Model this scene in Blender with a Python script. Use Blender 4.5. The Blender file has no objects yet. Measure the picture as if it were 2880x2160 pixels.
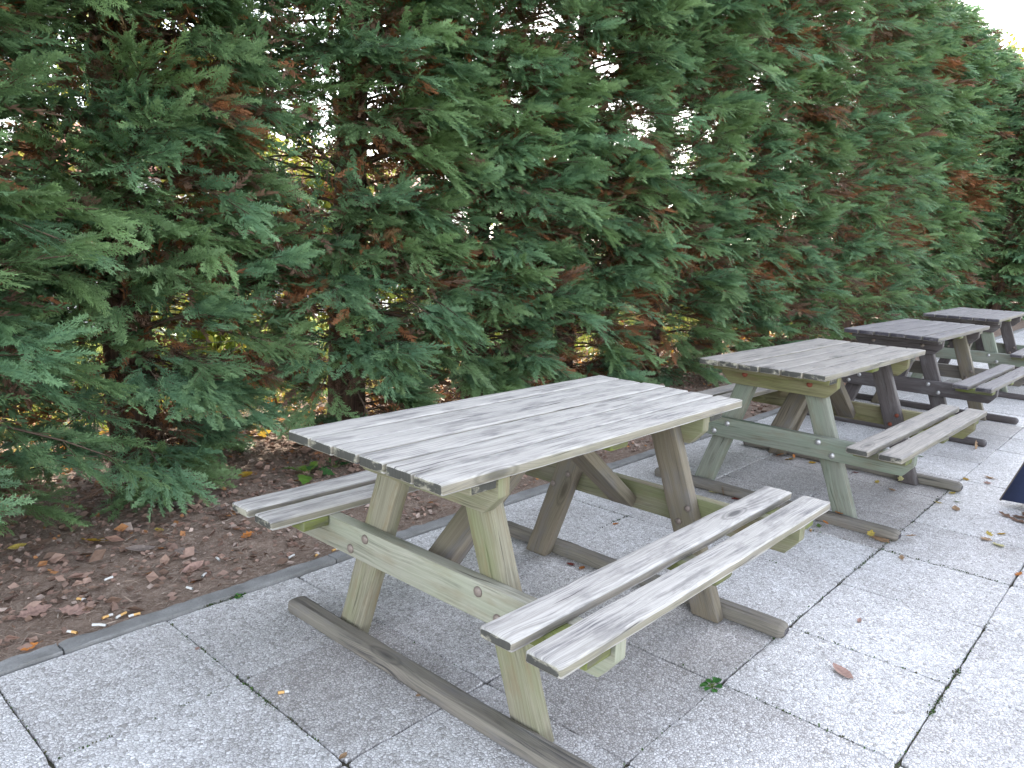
import bpy, bmesh, math, random
import numpy as np
from mathutils import Vector, Matrix

scene = bpy.context.scene
COL = scene.collection
rad = math.radians

# ------------------------------------------------------------------ camera
cam_d = bpy.data.cameras.new("camera")
cam = bpy.data.objects.new("camera", cam_d)
COL.objects.link(cam)
cam_d.sensor_width = 36.0
cam_d.lens = 2155.7 * 36.0 / 2880.0
cam_d.clip_start = 0.05
cam_d.clip_end = 2000
CR = Vector((0.67078542, -0.7407152, 0.03725472))
CU = Vector((0.1126148, 0.15137533, 0.98204044))
CF = Vector((0.73305172, 0.65454297, -0.18495586))
CP = Vector((-1.9131, -1.5511, 1.3045))
mw = Matrix.Identity(4)
for i in range(3):
    mw[i][0] = CR[i]; mw[i][1] = CU[i]; mw[i][2] = -CF[i]; mw[i][3] = CP[i]
cam.matrix_world = mw
scene.camera = cam

# ------------------------------------------------------------------ sky, sun, exposure
SUN_AZ = rad(28)      # measured from +x (the line of the hedge) towards +y (behind it)
SUN_EL = rad(29)
world = bpy.data.worlds.new("World")
scene.world = world
world.use_nodes = True
wn = world.node_tree
bg = wn.nodes["Background"]
sky = wn.nodes.new("ShaderNodeTexSky")
sky.sky_type = 'NISHITA'
sky.sun_disc = False
sky.sun_elevation = SUN_EL
sky.sun_rotation = math.pi / 2 - SUN_AZ
sky.air_density = 1.0
sky.dust_density = 1.0
sky.ozone_density = 1.0
hsv = wn.nodes.new("ShaderNodeHueSaturation")   # thin high cloud: a paler, less blue dome
hsv.inputs["Saturation"].default_value = 0.42
wn.links.new(sky.outputs[0], hsv.inputs["Color"])
wn.links.new(hsv.outputs[0], bg.inputs[0])
bg.inputs[1].default_value = 0.13
sun_d = bpy.data.lights.new("sun", 'SUN')
sun_d.energy = 2.4
sun_d.angle = rad(0.53)
sun_d.color = (1.0, 0.94, 0.82)
sun = bpy.data.objects.new("sun", sun_d)
COL.objects.link(sun)
sd = Vector((math.cos(SUN_EL) * math.cos(SUN_AZ), math.cos(SUN_EL) * math.sin(SUN_AZ), math.sin(SUN_EL)))
sun.rotation_euler = sd.to_track_quat('Z', 'Y').to_euler()
sun.location = sd * 30
scene.view_settings.view_transform = 'Standard'
scene.view_settings.look = 'None'
scene.view_settings.exposure = 2.82
scene.view_settings.gamma = 1.0
scene.cycles.max_bounces = 5
scene.cycles.diffuse_bounces = 4
scene.cycles.transmission_bounces = 4
scene.cycles.sample_clamp_indirect = 8.0

# ------------------------------------------------------------------ node helpers
def new_mat(name):
    m = bpy.data.materials.new(name)
    m.use_nodes = True
    nt = m.node_tree
    return m, nt, nt.nodes["Principled BSDF"]

def N(nt, kind, **kw):
    n = nt.nodes.new(kind)
    for k, v in kw.items():
        if k.startswith("i_"):
            n.inputs[k[2:].replace("_", " ")].default_value = v
        else:
            setattr(n, k, v)
    return n

def L(nt, a, b):
    nt.links.new(a, b)

def ramp(nt, fac, stops, interp='LINEAR'):
    r = N(nt, "ShaderNodeValToRGB")
    r.color_ramp.interpolation = interp
    e = r.color_ramp.elements
    while len(e) < len(stops):
        e.new(0.5)
    for el, (p, c) in zip(e, stops):
        el.position = p
        el.color = (c[0], c[1], c[2], 1) if not isinstance(c, (int, float)) else (c, c, c, 1)
    L(nt, fac, r.inputs[0])
    return r.outputs[0]

def mix(nt, fac, a, b, mode='MIX'):
    m = N(nt, "ShaderNodeMix", data_type='RGBA', blend_type=mode)
    for sock, v in ((m.inputs[0], fac), (m.inputs[6], a), (m.inputs[7], b)):
        if isinstance(v, (int, float)):
            sock.default_value = v
        elif isinstance(v, tuple):
            sock.default_value = (v[0], v[1], v[2], 1)
        else:
            L(nt, v, sock)
    return m.outputs[2]

def mathn(nt, op, a, b=None, c=None):
    m = N(nt, "ShaderNodeMath", operation=op)
    for i, v in enumerate((a, b, c)):
        if v is None:
            continue
        if isinstance(v, (int, float)):
            m.inputs[i].default_value = v
        else:
            L(nt, v, m.inputs[i])
    return m.outputs[0]

def mapped(nt, src, scale, loc=(0, 0, 0)):
    m = N(nt, "ShaderNodeMapping")
    m.inputs["Scale"].default_value = scale
    m.inputs["Location"].default_value = loc
    L(nt, src, m.inputs[0])
    return m.outputs[0]

def noise(nt, vec, scale, detail=3.0, rough=0.55, dist=0.0):
    n = N(nt, "ShaderNodeTexNoise")
    n.inputs["Scale"].default_value = scale
    n.inputs["Detail"].default_value = detail
    n.inputs["Roughness"].default_value = rough
    n.inputs["Distortion"].default_value = dist
    L(nt, vec, n.inputs[0])
    return n

def bump(nt, bsdf, h, strength, dist):
    b = N(nt, "ShaderNodeBump")
    b.inputs["Strength"].default_value = strength
    b.inputs["Distance"].default_value = dist
    L(nt, h, b.inputs["Height"])
    L(nt, b.outputs[0], bsdf.inputs["Normal"])

# ------------------------------------------------------------------ materials
def wood(name, light, mid, crack, stain, stain_amt, green=None, green_amt=0.0, spec=0.3, blotc=(.15, .14, .14), blot_amt=.6):
    """weathered timber: long grain along u of the UV map (metres), cracks, knots, mould stains, algae"""
    m, nt, b = new_mat(name)
    uv = N(nt, "ShaderNodeUVMap").outputs[0]
    w = noise(nt, mapped(nt, uv, (2.2, 9, 1)), 1.0, 3)
    sub = N(nt, "ShaderNodeVectorMath", operation='SUBTRACT'); L(nt, w.outputs[1], sub.inputs[0]); sub.inputs[1].default_value = (.5, .5, .5)
    vor = N(nt, "ShaderNodeTexVoronoi", feature='F1'); vor.inputs["Scale"].default_value = 1.0
    L(nt, mapped(nt, uv, (1.7, 6.0, 1)), vor.inputs[0])
    kn = ramp(nt, vor.outputs["Distance"], [(0.0, 1.0), (0.35, 0.0)], 'EASE')
    wsc = N(nt, "ShaderNodeVectorMath", operation='MULTIPLY'); L(nt, sub.outputs[0], wsc.inputs[0]); wsc.inputs[1].default_value = (0.0, 0.045, 0)
    add = N(nt, "ShaderNodeVectorMath", operation='ADD'); L(nt, uv, add.inputs[0]); L(nt, wsc.outputs[0], add.inputs[1])
    kx = N(nt, "ShaderNodeCombineXYZ"); L(nt, mathn(nt, 'MULTIPLY', kn, 0.018), kx.inputs[1])
    add2 = N(nt, "ShaderNodeVectorMath", operation='ADD'); L(nt, add.outputs[0], add2.inputs[0]); L(nt, kx.outputs[0], add2.inputs[1])
    g = add2.outputs[0]
    fine = noise(nt, mapped(nt, g, (6.0, 380, 1)), 1.0, 4, 0.6).outputs[0]
    band = noise(nt, mapped(nt, g, (1.6, 140, 1)), 1.0, 3, 0.55).outputs[0]
    crk = noise(nt, mapped(nt, g, (1.5, 62, 1), (3.1, 7.7, 0)), 1.0, 3, 0.55).outputs[0]
    broad = noise(nt, mapped(nt, uv, (3.6, 15, 1), (1.2, 3.4, 0)), 1.0, 4, 0.6).outputs[0]
    col = mix(nt, ramp(nt, band, [(0.22, 0.0), (0.60, 1.0)]), mid, light)
    col = mix(nt, mathn(nt, 'MULTIPLY', ramp(nt, fine, [(0.40, 1.0), (0.52, 0.0)]), 0.6), col, mid)
    crm = ramp(nt, crk, [(0.305, 1.0), (0.345, 0.0)])
    col = mix(nt, mathn(nt, 'MULTIPLY', crm, 0.85), col, crack)
    knot = ramp(nt, vor.outputs["Distance"], [(0.05, 1.0), (0.10, 0.15), (0.125, 0.6), (0.15, 0.0)])
    col = mix(nt, mathn(nt, 'MULTIPLY', knot, 0.8), col, crack)
    if green:
        gm = noise(nt, mapped(nt, uv, (1.9, 6, 1), (9, 2, 0)), 1.0, 4, 0.6).outputs[0]
        col = mix(nt, mathn(nt, 'MULTIPLY', ramp(nt, gm, [(0.40, 0.0), (0.66, 1.0)]), green_amt), col, green)
    blot = noise(nt, mapped(nt, uv, (5, 19, 1), (5.5, 1.1, 0)), 1.0, 4, 0.65).outputs[0]
    col = mix(nt, mathn(nt, 'MULTIPLY', ramp(nt, blot, [(0.50, 0.0), (0.66, 1.0)]), blot_amt), col, blotc)
    st = ramp(nt, broad, [(0.52, 0.0), (0.66, 1.0)])
    col = mix(nt, mathn(nt, 'MULTIPLY', mathn(nt, 'MULTIPLY', st, mathn(nt, 'MULTIPLY', ramp(nt, band, [(0.42, 1.0), (0.58, 0.1)]), ramp(nt, fine, [(0.40, 1.0), (0.62, 0.25)]))), stain_amt), col, stain)
    L(nt, col, b.inputs["Base Color"])
    b.inputs["Roughness"].default_value = 0.72
    b.inputs["Specular IOR Level"].default_value = spec
    h = mathn(nt, 'ADD', mathn(nt, 'MULTIPLY', fine, 0.35), mathn(nt, 'MULTIPLY', band, 0.5))
    h = mathn(nt, 'SUBTRACT', h, mathn(nt, 'MULTIPLY', crm, 0.9))
    bump(nt, b, h, 0.55, 0.004)
    return m

def end_grain(name, base, dark, amt=0.9):
    m, nt, b = new_mat(name)
    uv = N(nt, "ShaderNodeUVMap").outputs[0]
    p = noise(nt, mapped(nt, uv, (9, 13, 1)), 1.0, 4, 0.7).outputs[0]
    s = noise(nt, mapped(nt, uv, (160, 24, 1)), 1.0, 2).outputs[0]
    col = mix(nt, ramp(nt, s, [(0.35, 0.0), (0.65, 0.6)]), base, (base[0]*.6, base[1]*.6, base[2]*.55))
    col = mix(nt, mathn(nt, 'MULTIPLY', ramp(nt, p, [(0.39, 0.0), (0.49, 1.0)]), amt), col, dark)
    L(nt, col, b.inputs["Base Color"])
    b.inputs["Roughness"].default_value = 0.85
    bump(nt, b, s, 0.4, 0.003)
    return m

M = {}
M['top_pale'] = wood('wood_silver', (.50, .47, .44), (.275, .255, .235), (.05, .045, .045), (.085, .08, .095), .9)
M['top_warm_shaded'] = wood('wood_silver_warm_shaded', (.335, .305, .275), (.195, .175, .158), (.06, .055, .05), (.11, .10, .11), .7)  # warm grey boards, darkened so the second table's shade is in the colour
M['top_dark'] = wood('wood_slate', (.215, .198, .20), (.125, .113, .115), (.04, .035, .04), (.065, .06, .08), .7)
M['green'] = wood('wood_treated', (.275, .25, .185), (.17, .152, .11), (.07, .06, .045), (.085, .08, .055), .85, (.15, .17, .065), .75, blotc=(.20, .145, .085), blot_amt=.6)
M['pale_green'] = wood('wood_treated_pale', (.345, .33, .27), (.245, .235, .185), (.09, .08, .065), (.12, .12, .09), .8, (.25, .275, .19), .6, blotc=(.235, .20, .135), blot_amt=.55)
M['sage'] = wood('wood_sage', (.235, .24, .20), (.16, .165, .13), (.06, .06, .045), (.08, .08, .06), .8, (.15, .20, .14), .6, blotc=(.17, .14, .095), blot_amt=.5)
M['olive'] = wood('wood_olive', (.23, .205, .12), (.15, .135, .075), (.06, .05, .03), (.08, .07, .04), .8, (.16, .17, .05), .6, blotc=(.15, .105, .06), blot_amt=.6)
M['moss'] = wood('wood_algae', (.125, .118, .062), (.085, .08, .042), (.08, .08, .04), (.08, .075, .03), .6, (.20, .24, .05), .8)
M['brown'] = wood('wood_brown', (.20, .165, .125), (.125, .10, .075), (.06, .045, .035), (.07, .055, .045), .6, (.14, .14, .08), .3)
M['slate'] = wood('wood_plum', (.105, .088, .086), (.062, .051, .05), (.04, .03, .03), (.06, .05, .055), .6)
M['skid'] = wood('wood_runner', (.21, .182, .15), (.115, .10, .088), (.04, .035, .035), (.05, .045, .045), .85, (.17, .18, .14), .25)
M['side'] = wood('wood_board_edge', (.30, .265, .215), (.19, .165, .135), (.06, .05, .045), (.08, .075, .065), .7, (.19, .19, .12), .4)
M['end'] = end_grain('wood_end', (.36, .33, .265), (.022, .022, .022))
M['end_dark'] = end_grain('wood_end_dark', (.13, .115, .12), (.035, .03, .04))

def metal(name, c, rough, met):
    m, nt, b = new_mat(name)
    tc = N(nt, "ShaderNodeTexCoord").outputs["Object"]
    n = noise(nt, tc, 160, 3).outputs[0]
    L(nt, mix(nt, n, c, (c[0]*.55, c[1]*.5, c[2]*.48)), b.inputs["Base Color"])
    b.inputs["Roughness"].default_value = rough
    b.inputs["Metallic"].default_value = met
    return m
M['bolt_rust'] = metal('bolt_dull', (.30, .25, .22), .6, .5)
M['bolt_zinc'] = metal('bolt_zinc', (.62, .62, .62), .42, .8)
M['bolt_red'] = metal('bolt_red_rust', (.26, .07, .04), .75, .2)

def attr_col(nt, name='Col'):
    a = N(nt, "ShaderNodeAttribute")
    a.attribute_name = name
    return a

def paving_mat():
    m, nt, b = new_mat('exposed_aggregate')
    geo = N(nt, "ShaderNodeNewGeometry").outputs["Position"]
    vor = N(nt, "ShaderNodeTexVoronoi", feature='F1'); vor.inputs["Scale"].default_value = 112
    vor.inputs["Randomness"].default_value = 0.95
    wob = noise(nt, geo, 160, 2)
    ws = N(nt, "ShaderNodeVectorMath", operation='MULTIPLY'); L(nt, wob.outputs[1], ws.inputs[0]); ws.inputs[1].default_value = (.004, .004, .0)
    wa = N(nt, "ShaderNodeVectorMath", operation='ADD'); L(nt, geo, wa.inputs[0]); L(nt, ws.outputs[0], wa.inputs[1])
    flat = N(nt, "ShaderNodeVectorMath", operation='MULTIPLY'); L(nt, wa.outputs[0], flat.inputs[0]); flat.inputs[1].default_value = (1, 1, 0)
    L(nt, flat.outputs[0], vor.inputs[0])
    ve = N(nt, "ShaderNodeTexVoronoi", feature='DISTANCE_TO_EDGE'); ve.inputs["Scale"].default_value = 112
    ve.inputs["Randomness"].default_value = 0.95
    L(nt, flat.outputs[0], ve.inputs[0])
    sep = N(nt, "ShaderNodeSeparateColor"); L(nt, vor.outputs["Color"], sep.inputs[0])
    peb = ramp(nt, sep.outputs[0], [(0.0, (.32, .305, .29)), (0.12, (.53, .51, .505)), (0.55, (.64, .62, .618)), (1.0, (.80, .78, .785))])
    lum = noise(nt, geo, 1.15, 4, 0.6).outputs[0]
    dirt = ramp(nt, lum, [(0.40, 0.0), (0.66, 1.0)])
    fine_d = noise(nt, geo, 14, 4, 0.65).outputs[0]
    a = attr_col(nt)
    asep = N(nt, "ShaderNodeSeparateColor"); L(nt, a.outputs["Color"], asep.inputs[0])
    wear = mathn(nt, 'ADD', mathn(nt, 'MULTIPLY', dirt, 0.36), mathn(nt, 'ADD', asep.outputs[0], mathn(nt, 'MULTIPLY', mathn(nt, 'SUBTRACT', fine_d, .5), .9)))
    wear = N_clamp(nt, wear)
    edge_w = mathn(nt, 'ADD', 0.07, mathn(nt, 'MULTIPLY', wear, 0.13))
    gap = mathn(nt, 'SUBTRACT', 1.0, N_clamp(nt, mathn(nt, 'DIVIDE', ve.outputs["Distance"], edge_w)))
    gap = mathn(nt, 'POWER', gap, 0.7)
    col = mix(nt, mathn(nt, 'MULTIPLY', wear, 0.62), peb, (.235, .19, .155))
    col = mix(nt, mathn(nt, 'MULTIPLY', gap, 0.80), col, (.135, .125, .125))
    L(nt, col, b.inputs["Base Color"])
    b.inputs["Roughness"].default_value = 0.62
    b.inputs["Specular IOR Level"].default_value = 0.4
    bump(nt, b, mathn(nt, 'MINIMUM', ve.outputs["Distance"], 0.3), 0.9, 0.006)
    return m

def N_clamp(nt, v):
    c = N(nt, "ShaderNodeClamp")
    L(nt, v, c.inputs[0])
    return c.outputs[0]
M['paving'] = paving_mat()

def concrete_mat():
    m, nt, b = new_mat('old_concrete')
    geo = N(nt, "ShaderNodeNewGeometry").outputs["Position"]
    n1 = noise(nt, geo, 6, 5, .65).outputs[0]
    n2 = noise(nt, geo, 190, 3, .6).outputs[0]
    col = mix(nt, ramp(nt, n1, [(.35, 0.), (.65, 1.)]), (.17, .165, .16), (.27, .265, .26))
    col = mix(nt, mathn(nt, 'MULTIPLY', ramp(nt, n2, [(.35, 1.), (.5, 0.)]), .45), col, (.12, .115, .11))
    L(nt, col, b.inputs["Base Color"]); b.inputs["Roughness"].default_value = .85
    bump(nt, b, n2, .5, .003)
    return m
M['concrete'] = concrete_mat()

def soil_mat(name, c1, c2, c3, sc=1.0):
    m, nt, b = new_mat(name)
    geo = N(nt, "ShaderNodeNewGeometry").outputs["Position"]
    n1 = noise(nt, geo, 9*sc, 6, .7).outputs[0]
    n2 = noise(nt, geo, 70*sc, 4, .65, 1.0).outputs[0]
    col = mix(nt, ramp(nt, n1, [(.35, 0.), (.65, 1.)]), c1, c2)
    col = mix(nt, ramp(nt, n2, [(.45, 0.), (.7, .9)]), col, c3)
    L(nt, col, b.inputs["Base Color"]); b.inputs["Roughness"].default_value = .95
    b.inputs["Specular IOR Level"].default_value = .1
    bump(nt, b, n2, .9, .012)
    return m
M['soil'] = soil_mat('bed_soil', (.165, .115, .088), (.255, .185, .145), (.36, .285, .235))
M['joint'] = soil_mat('joint_dirt', (.06, .052, .042), (.10, .085, .068), (.07, .08, .042))
M['turf'] = soil_mat('sunny_turf', (.10, .15, .025), (.20, .23, .04), (.26, .24, .06), .5)
M['tarmac'] = soil_mat('pale_tarmac', (.30, .30, .31), (.36, .36, .37), (.42, .42, .43), .6)

def vcol_mat(name, rough=.6, trans=.0, spec=.3, var=.25, nscale=40):
    m, nt, b = new_mat(name)
    a = attr_col(nt)
    geo = N(nt, "ShaderNodeNewGeometry").outputs["Position"]
    n = noise(nt, geo, nscale, 2).outputs[0]
    f = mathn(nt, 'ADD', 1.0 - var, mathn(nt, 'MULTIPLY', n, 2 * var))
    sc = N(nt, "ShaderNodeVectorMath", operation='SCALE'); L(nt, a.outputs["Color"], sc.inputs[0]); L(nt, f, sc.inputs[3])
    L(nt, sc.outputs[0], b.inputs["Base Color"])
    b.inputs["Roughness"].default_value = rough
    b.inputs["Specular IOR Level"].default_value = spec
    if trans > 0:
        t = N(nt, "ShaderNodeBsdfTranslucent"); L(nt, sc.outputs[0], t.inputs[0])
        ms = N(nt, "ShaderNodeMixShader"); ms.inputs[0].default_value = trans
        L(nt, b.outputs[0], ms.inputs[1]); L(nt, t.outputs[0], ms.inputs[2])
        L(nt, ms.outputs[0], nt.nodes["Material Output"].inputs[0])
    return m
M['foliage'] = vcol_mat('cypress_foliage', .5, .33, .35)
M['leaf'] = vcol_mat('broad_leaf', .55, .3, .3, .3, 60)
M['litter'] = vcol_mat('dry_litter', .8, .12, .2, .3, 60)
M['twig'] = vcol_mat('twig_bark', .9, 0, .1, .35, 50)

def bark_mat():
    m, nt, b = new_mat('fibrous_bark')
    tc = N(nt, "ShaderNodeTexCoord").outputs["Object"]
    n = noise(nt, mapped(nt, tc, (60, 60, 3.0)), 1.0, 5, .65, .4).outputs[0]
    n2 = noise(nt, tc, 5, 3).outputs[0]
    col = mix(nt, ramp(nt, n, [(.35, 0.), (.65, 1.)]), (.045, .028, .022), (.15, .085, .055))
    col = mix(nt, ramp(nt, n2, [(.45, 0.), (.7, .6)]), col, (.12, .075, .06))
    L(nt, col, b.inputs["Base Color"]); b.inputs["Roughness"].default_value = .9
    bump(nt, b, n, 1.0, .02)
    return m
M['bark'] = bark_mat()

def plain(name, c, rough=.7, var=.15, sc=30, bumpd=0.0):
    m, nt, b = new_mat(name)
    tc = N(nt, "ShaderNodeTexCoord").outputs["Object"]
    n = noise(nt, tc, sc, 4).outputs[0]
    L(nt, mix(nt, n, tuple(v*(1-var) for v in c), tuple(min(1, v*(1+var)) for v in c)), b.inputs["Base Color"])
    b.inputs["Roughness"].default_value = rough
    if bumpd: bump(nt, b, n, .5, bumpd)
    return m
M['cut_wood'] = plain('cut_wood', (.42, .38, .31), .8, .3, 60)
M['wire'] = plain('green_wire', (.03, .055, .035), .5)
M['render_white'] = plain('white_render', (.75, .75, .74), .9, .05, 3)
M['roof_tile'] = plain('roof_tile', (.30, .12, .08), .85, .3, 12)
M['window_dark'] = plain('window_pane', (.05, .06, .07), .15, .2, 4)
M['navy'] = plain('navy_canvas', (.030, .042, .10), .85, .22, 120, .002)
M['beige_trim'] = plain('beige_trim', (.13, .105, .085), .9, .25, 90)
M['pole'] = plain('pole_metal', (.35, .35, .36), .4, .1, 20)
M['filter'] = plain('cigarette_filter', (.62, .36, .13), .8, .3, 200)
M['paper'] = plain('cigarette_paper', (.60, .58, .55), .8, .1, 200)
M['ash'] = plain('ash', (.06, .055, .05), .9, .3, 200)
M['moss_green'] = vcol_mat('joint_moss', .9, 0, .1, .4, 200)

# ------------------------------------------------------------------ mesh helpers
def link(o, parent=None):
    COL.objects.link(o)
    if parent is not None:
        o.parent = parent
    return o

def tag(o, label=None, cat=None, group=None, kind=None):
    if label: o['label'] = label
    if cat: o['category'] = cat
    if group: o['group'] = group
    if kind: o['kind'] = kind
    return o

def empty(name, loc=(0, 0, 0), rz=0.0):
    o = bpy.data.objects.new(name, None)
    o.empty_display_size = .1
    o.location = loc
    o.rotation_euler = (0, 0, rz)
    return link(o)

def np_mesh(name, V, F, col=None, mats=(), smooth=False):
    """mesh from numpy: V (n,3), F (m,k) faces of one size, col (n,3) point colours"""
    me = bpy.data.meshes.new(name)
    V = np.asarray(V, np.float32); F = np.asarray(F, np.int32)
    k = F.shape[1]
    me.vertices.add(len(V)); me.vertices.foreach_set("co", V.ravel())
    me.loops.add(F.size); me.loops.foreach_set("vertex_index", F.ravel())
    me.polygons.add(len(F)); me.polygons.foreach_set("loop_start", np.arange(0, F.size, k, dtype=np.int32))
    me.update(calc_edges=True)
    if col is not None:
        a = me.attributes.new("Col", 'FLOAT_COLOR', 'POINT')
        c = np.ones((len(V), 4), np.float32); c[:, :3] = col
        a.data.foreach_set("color", c.ravel())
    for m in mats:
        me.materials.append(m)
    if smooth:
        me.polygons.foreach_set("use_smooth", np.ones(len(F), bool))
    return me

class Solid:
    """collects timber pieces of one part: vertices, faces, UVs, material slots"""
    def __init__(self):
        self.v = []; self.f = []; self.uv = []; self.mi = []
    def plank(self, rng, o, ex, ey, ez, length, w, t, r=.006, nseg=14, wob=.0012, sk0=0., sk1=0., end_slot=1, bow=0., side_slot=0):
        """rounded board: axis ex from o (centre of the start face); w along ey, t along ez; sk = end skew along ey"""
        hw, ht = w/2, t/2
        sec = []
        def arc(cy, cz, a0):
            for k in range(3):
                a = a0 + k*math.pi/4
                sec.append((cy + r*math.cos(a), cz + r*math.sin(a)))
        arc(hw-r, ht-r, 0)
        for q in (.5, 0, -.5): sec.append((hw*q, ht))
        arc(-hw+r, ht-r, math.pi/2)
        arc(-hw+r, -ht+r, math.pi)
        for q in (-.5, 0, .5): sec.append((hw*q, -ht))
        arc(hw-r, -ht+r, 1.5*math.pi)
        n = len(sec)
        per = [0.]
        for i in range(n):
            a, b = sec[i], sec[(i+1) % n]
            per.append(per[-1] + math.hypot(a[0]-b[0], a[1]-b[1]))
        xs = [0, r*.45, r*1.1] + [length*k/nseg for k in range(1, nseg)] + [length-r*1.1, length-r*.45, length]
        ins = [r*.8, r*.25, 0] + [0]*(nseg-1) + [0, r*.25, r*.8]
        base = len(self.v)
        uo, vo = rng.uniform(0, 50), rng.uniform(0, 50)
        edge_noise = [[rng.gauss(0, wob) for _ in range(n)] for _ in xs]
        # smooth a little along the length
        for i in range(1, len(xs)-1):
            for j in range(n):
                edge_noise[i][j] = .5*edge_noise[i][j] + .25*(edge_noise[i-1][j] + edge_noise[i+1][j])
        for i, x in enumerate(xs):
            q = x/length
            b_ = bow*4*q*(1-q)
            for j, (y, z) in enumerate(sec):
                fy = (hw-ins[i])/hw; fz = (ht-ins[i])/ht
                d = edge_noise[i][j]
                k = 1 + d/max(.02, math.hypot(y, z))
                yy, zz = y*fy*k, z*fz*k + b_
                xx = x + (sk0*(1-q) + sk1*q)*yy
                self.v.append(o + ex*xx + ey*yy + ez*zz)
        for i in range(len(xs)-1):
            for j in range(n):
                a = base+i*n+j; b = base+i*n+(j+1) % n
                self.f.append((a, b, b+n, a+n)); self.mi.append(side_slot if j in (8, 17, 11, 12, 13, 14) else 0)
                u0, u1, v0, v1 = xs[i]+uo, xs[i+1]+uo, per[j]+vo, per[j+1]+vo
                self.uv += [(u0, v0), (u0, v1), (u1, v1), (u1, v0)]
        for i, rev in ((0, True), (len(xs)-1, False)):
            idx = [base+i*n+j for j in range(n)]
            pts = [(sec[j][0]+uo+i, sec[j][1]+vo) for j in range(n)]
            if rev: idx.reverse(); pts.reverse()
            self.f.append(tuple(idx)); self.mi.append(end_slot); self.uv += pts
    def prism(self, rng, poly, o, ea, eb, et, t, bev=.004):
        """extruded outline: poly in (ea, eb), thickness t along et; grain along ea"""
        bm = bmesh.new()
        lo = [bm.verts.new((a, b, 0)) for a, b in poly]
        hi = [bm.verts.new((a, b, t)) for a, b in poly]
        bm.faces.new(lo[::-1]); bm.faces.new(hi)
        n = len(poly)
        for i in range(n):
            bm.faces.new((lo[i], lo[(i+1) % n], hi[(i+1) % n], hi[i]))
        bmesh.ops.recalc_face_normals(bm, faces=bm.faces)
        bmesh.ops.bevel(bm, geom=list(bm.edges), offset=bev, segments=2, affect='EDGES', profile=.5)
        bm.normal_update()
        uo, vo = rng.uniform(0, 50), rng.uniform(0, 50)
        base = len(self.v)
        bm.verts.index_update()
        for v in bm.verts:
            self.v.append(o + ea*v.co.x + eb*v.co.y + et*v.co.z)
        flip = ea.cross(eb).dot(et) < 0
        for f in bm.faces:
            nrm = f.normal
            idx = [v.index for v in f.verts]
            if abs(nrm.x) > .8:
                uvs = [(bm_v.co.y+uo, bm_v.co.z+vo) for bm_v in f.verts]; mi = 1
            elif abs(nrm.z) > abs(nrm.y):
                uvs = [(bm_v.co.x+uo, bm_v.co.y+vo+(3 if nrm.z > 0 else 0)) for bm_v in f.verts]; mi = 0
            else:
                uvs = [(bm_v.co.x+uo, bm_v.co.z+vo+6+(3 if nrm.y > 0 else 0)) for bm_v in f.verts]; mi = 0
            if flip: idx.reverse(); uvs.reverse()
            self.f.append(tuple(base+i for i in idx)); self.mi.append(mi); self.uv += uvs
        bm.free()
    def build(self, name, mats, parent=None):
        me = bpy.data.meshes.new(name)
        me.from_pydata([tuple(p) for p in self.v], [], self.f)
        uvl = me.uv_layers.new(name="UVMap")
        uvl.data.foreach_set("uv", np.array(self.uv, np.float32).ravel())
        me.polygons.foreach_set("material_index", np.array(self.mi, np.int32))
        me.polygons.foreach_set("use_smooth", np.ones(len(self.f), bool))
        for m in mats: me.materials.append(m)
        me.update()
        try: me.set_sharp_from_angle(angle=rad(38))
        except Exception: pass
        return link(bpy.data.objects.new(name, me), parent)

X, Y, Z = Vector((1, 0, 0)), Vector((0, 1, 0)), Vector((0, 0, 1))

# ------------------------------------------------------------------ picnic tables
def bolt(parent, mat, p, axis, r=.0155):
    bm = bmesh.new()
    bmesh.ops.create_uvsphere(bm, u_segments=14, v_segments=8, radius=r)
    for v in bm.verts:
        v.co.z = v.co.z*.55 if v.co.z > 0 else v.co.z*.12
    rot = Vector((0, 0, 1)).rotation_difference(axis).to_matrix()
    for v in bm.verts: v.co = rot @ v.co + p
    me = bpy.data.meshes.new('bolt'); bm.to_mesh(me); bm.free()
    me.polygons.foreach_set("use_smooth", np.ones(len(me.polygons), bool))
    me.materials.append(mat)
    return link(bpy.data.objects.new('bolt', me), parent)

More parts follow.
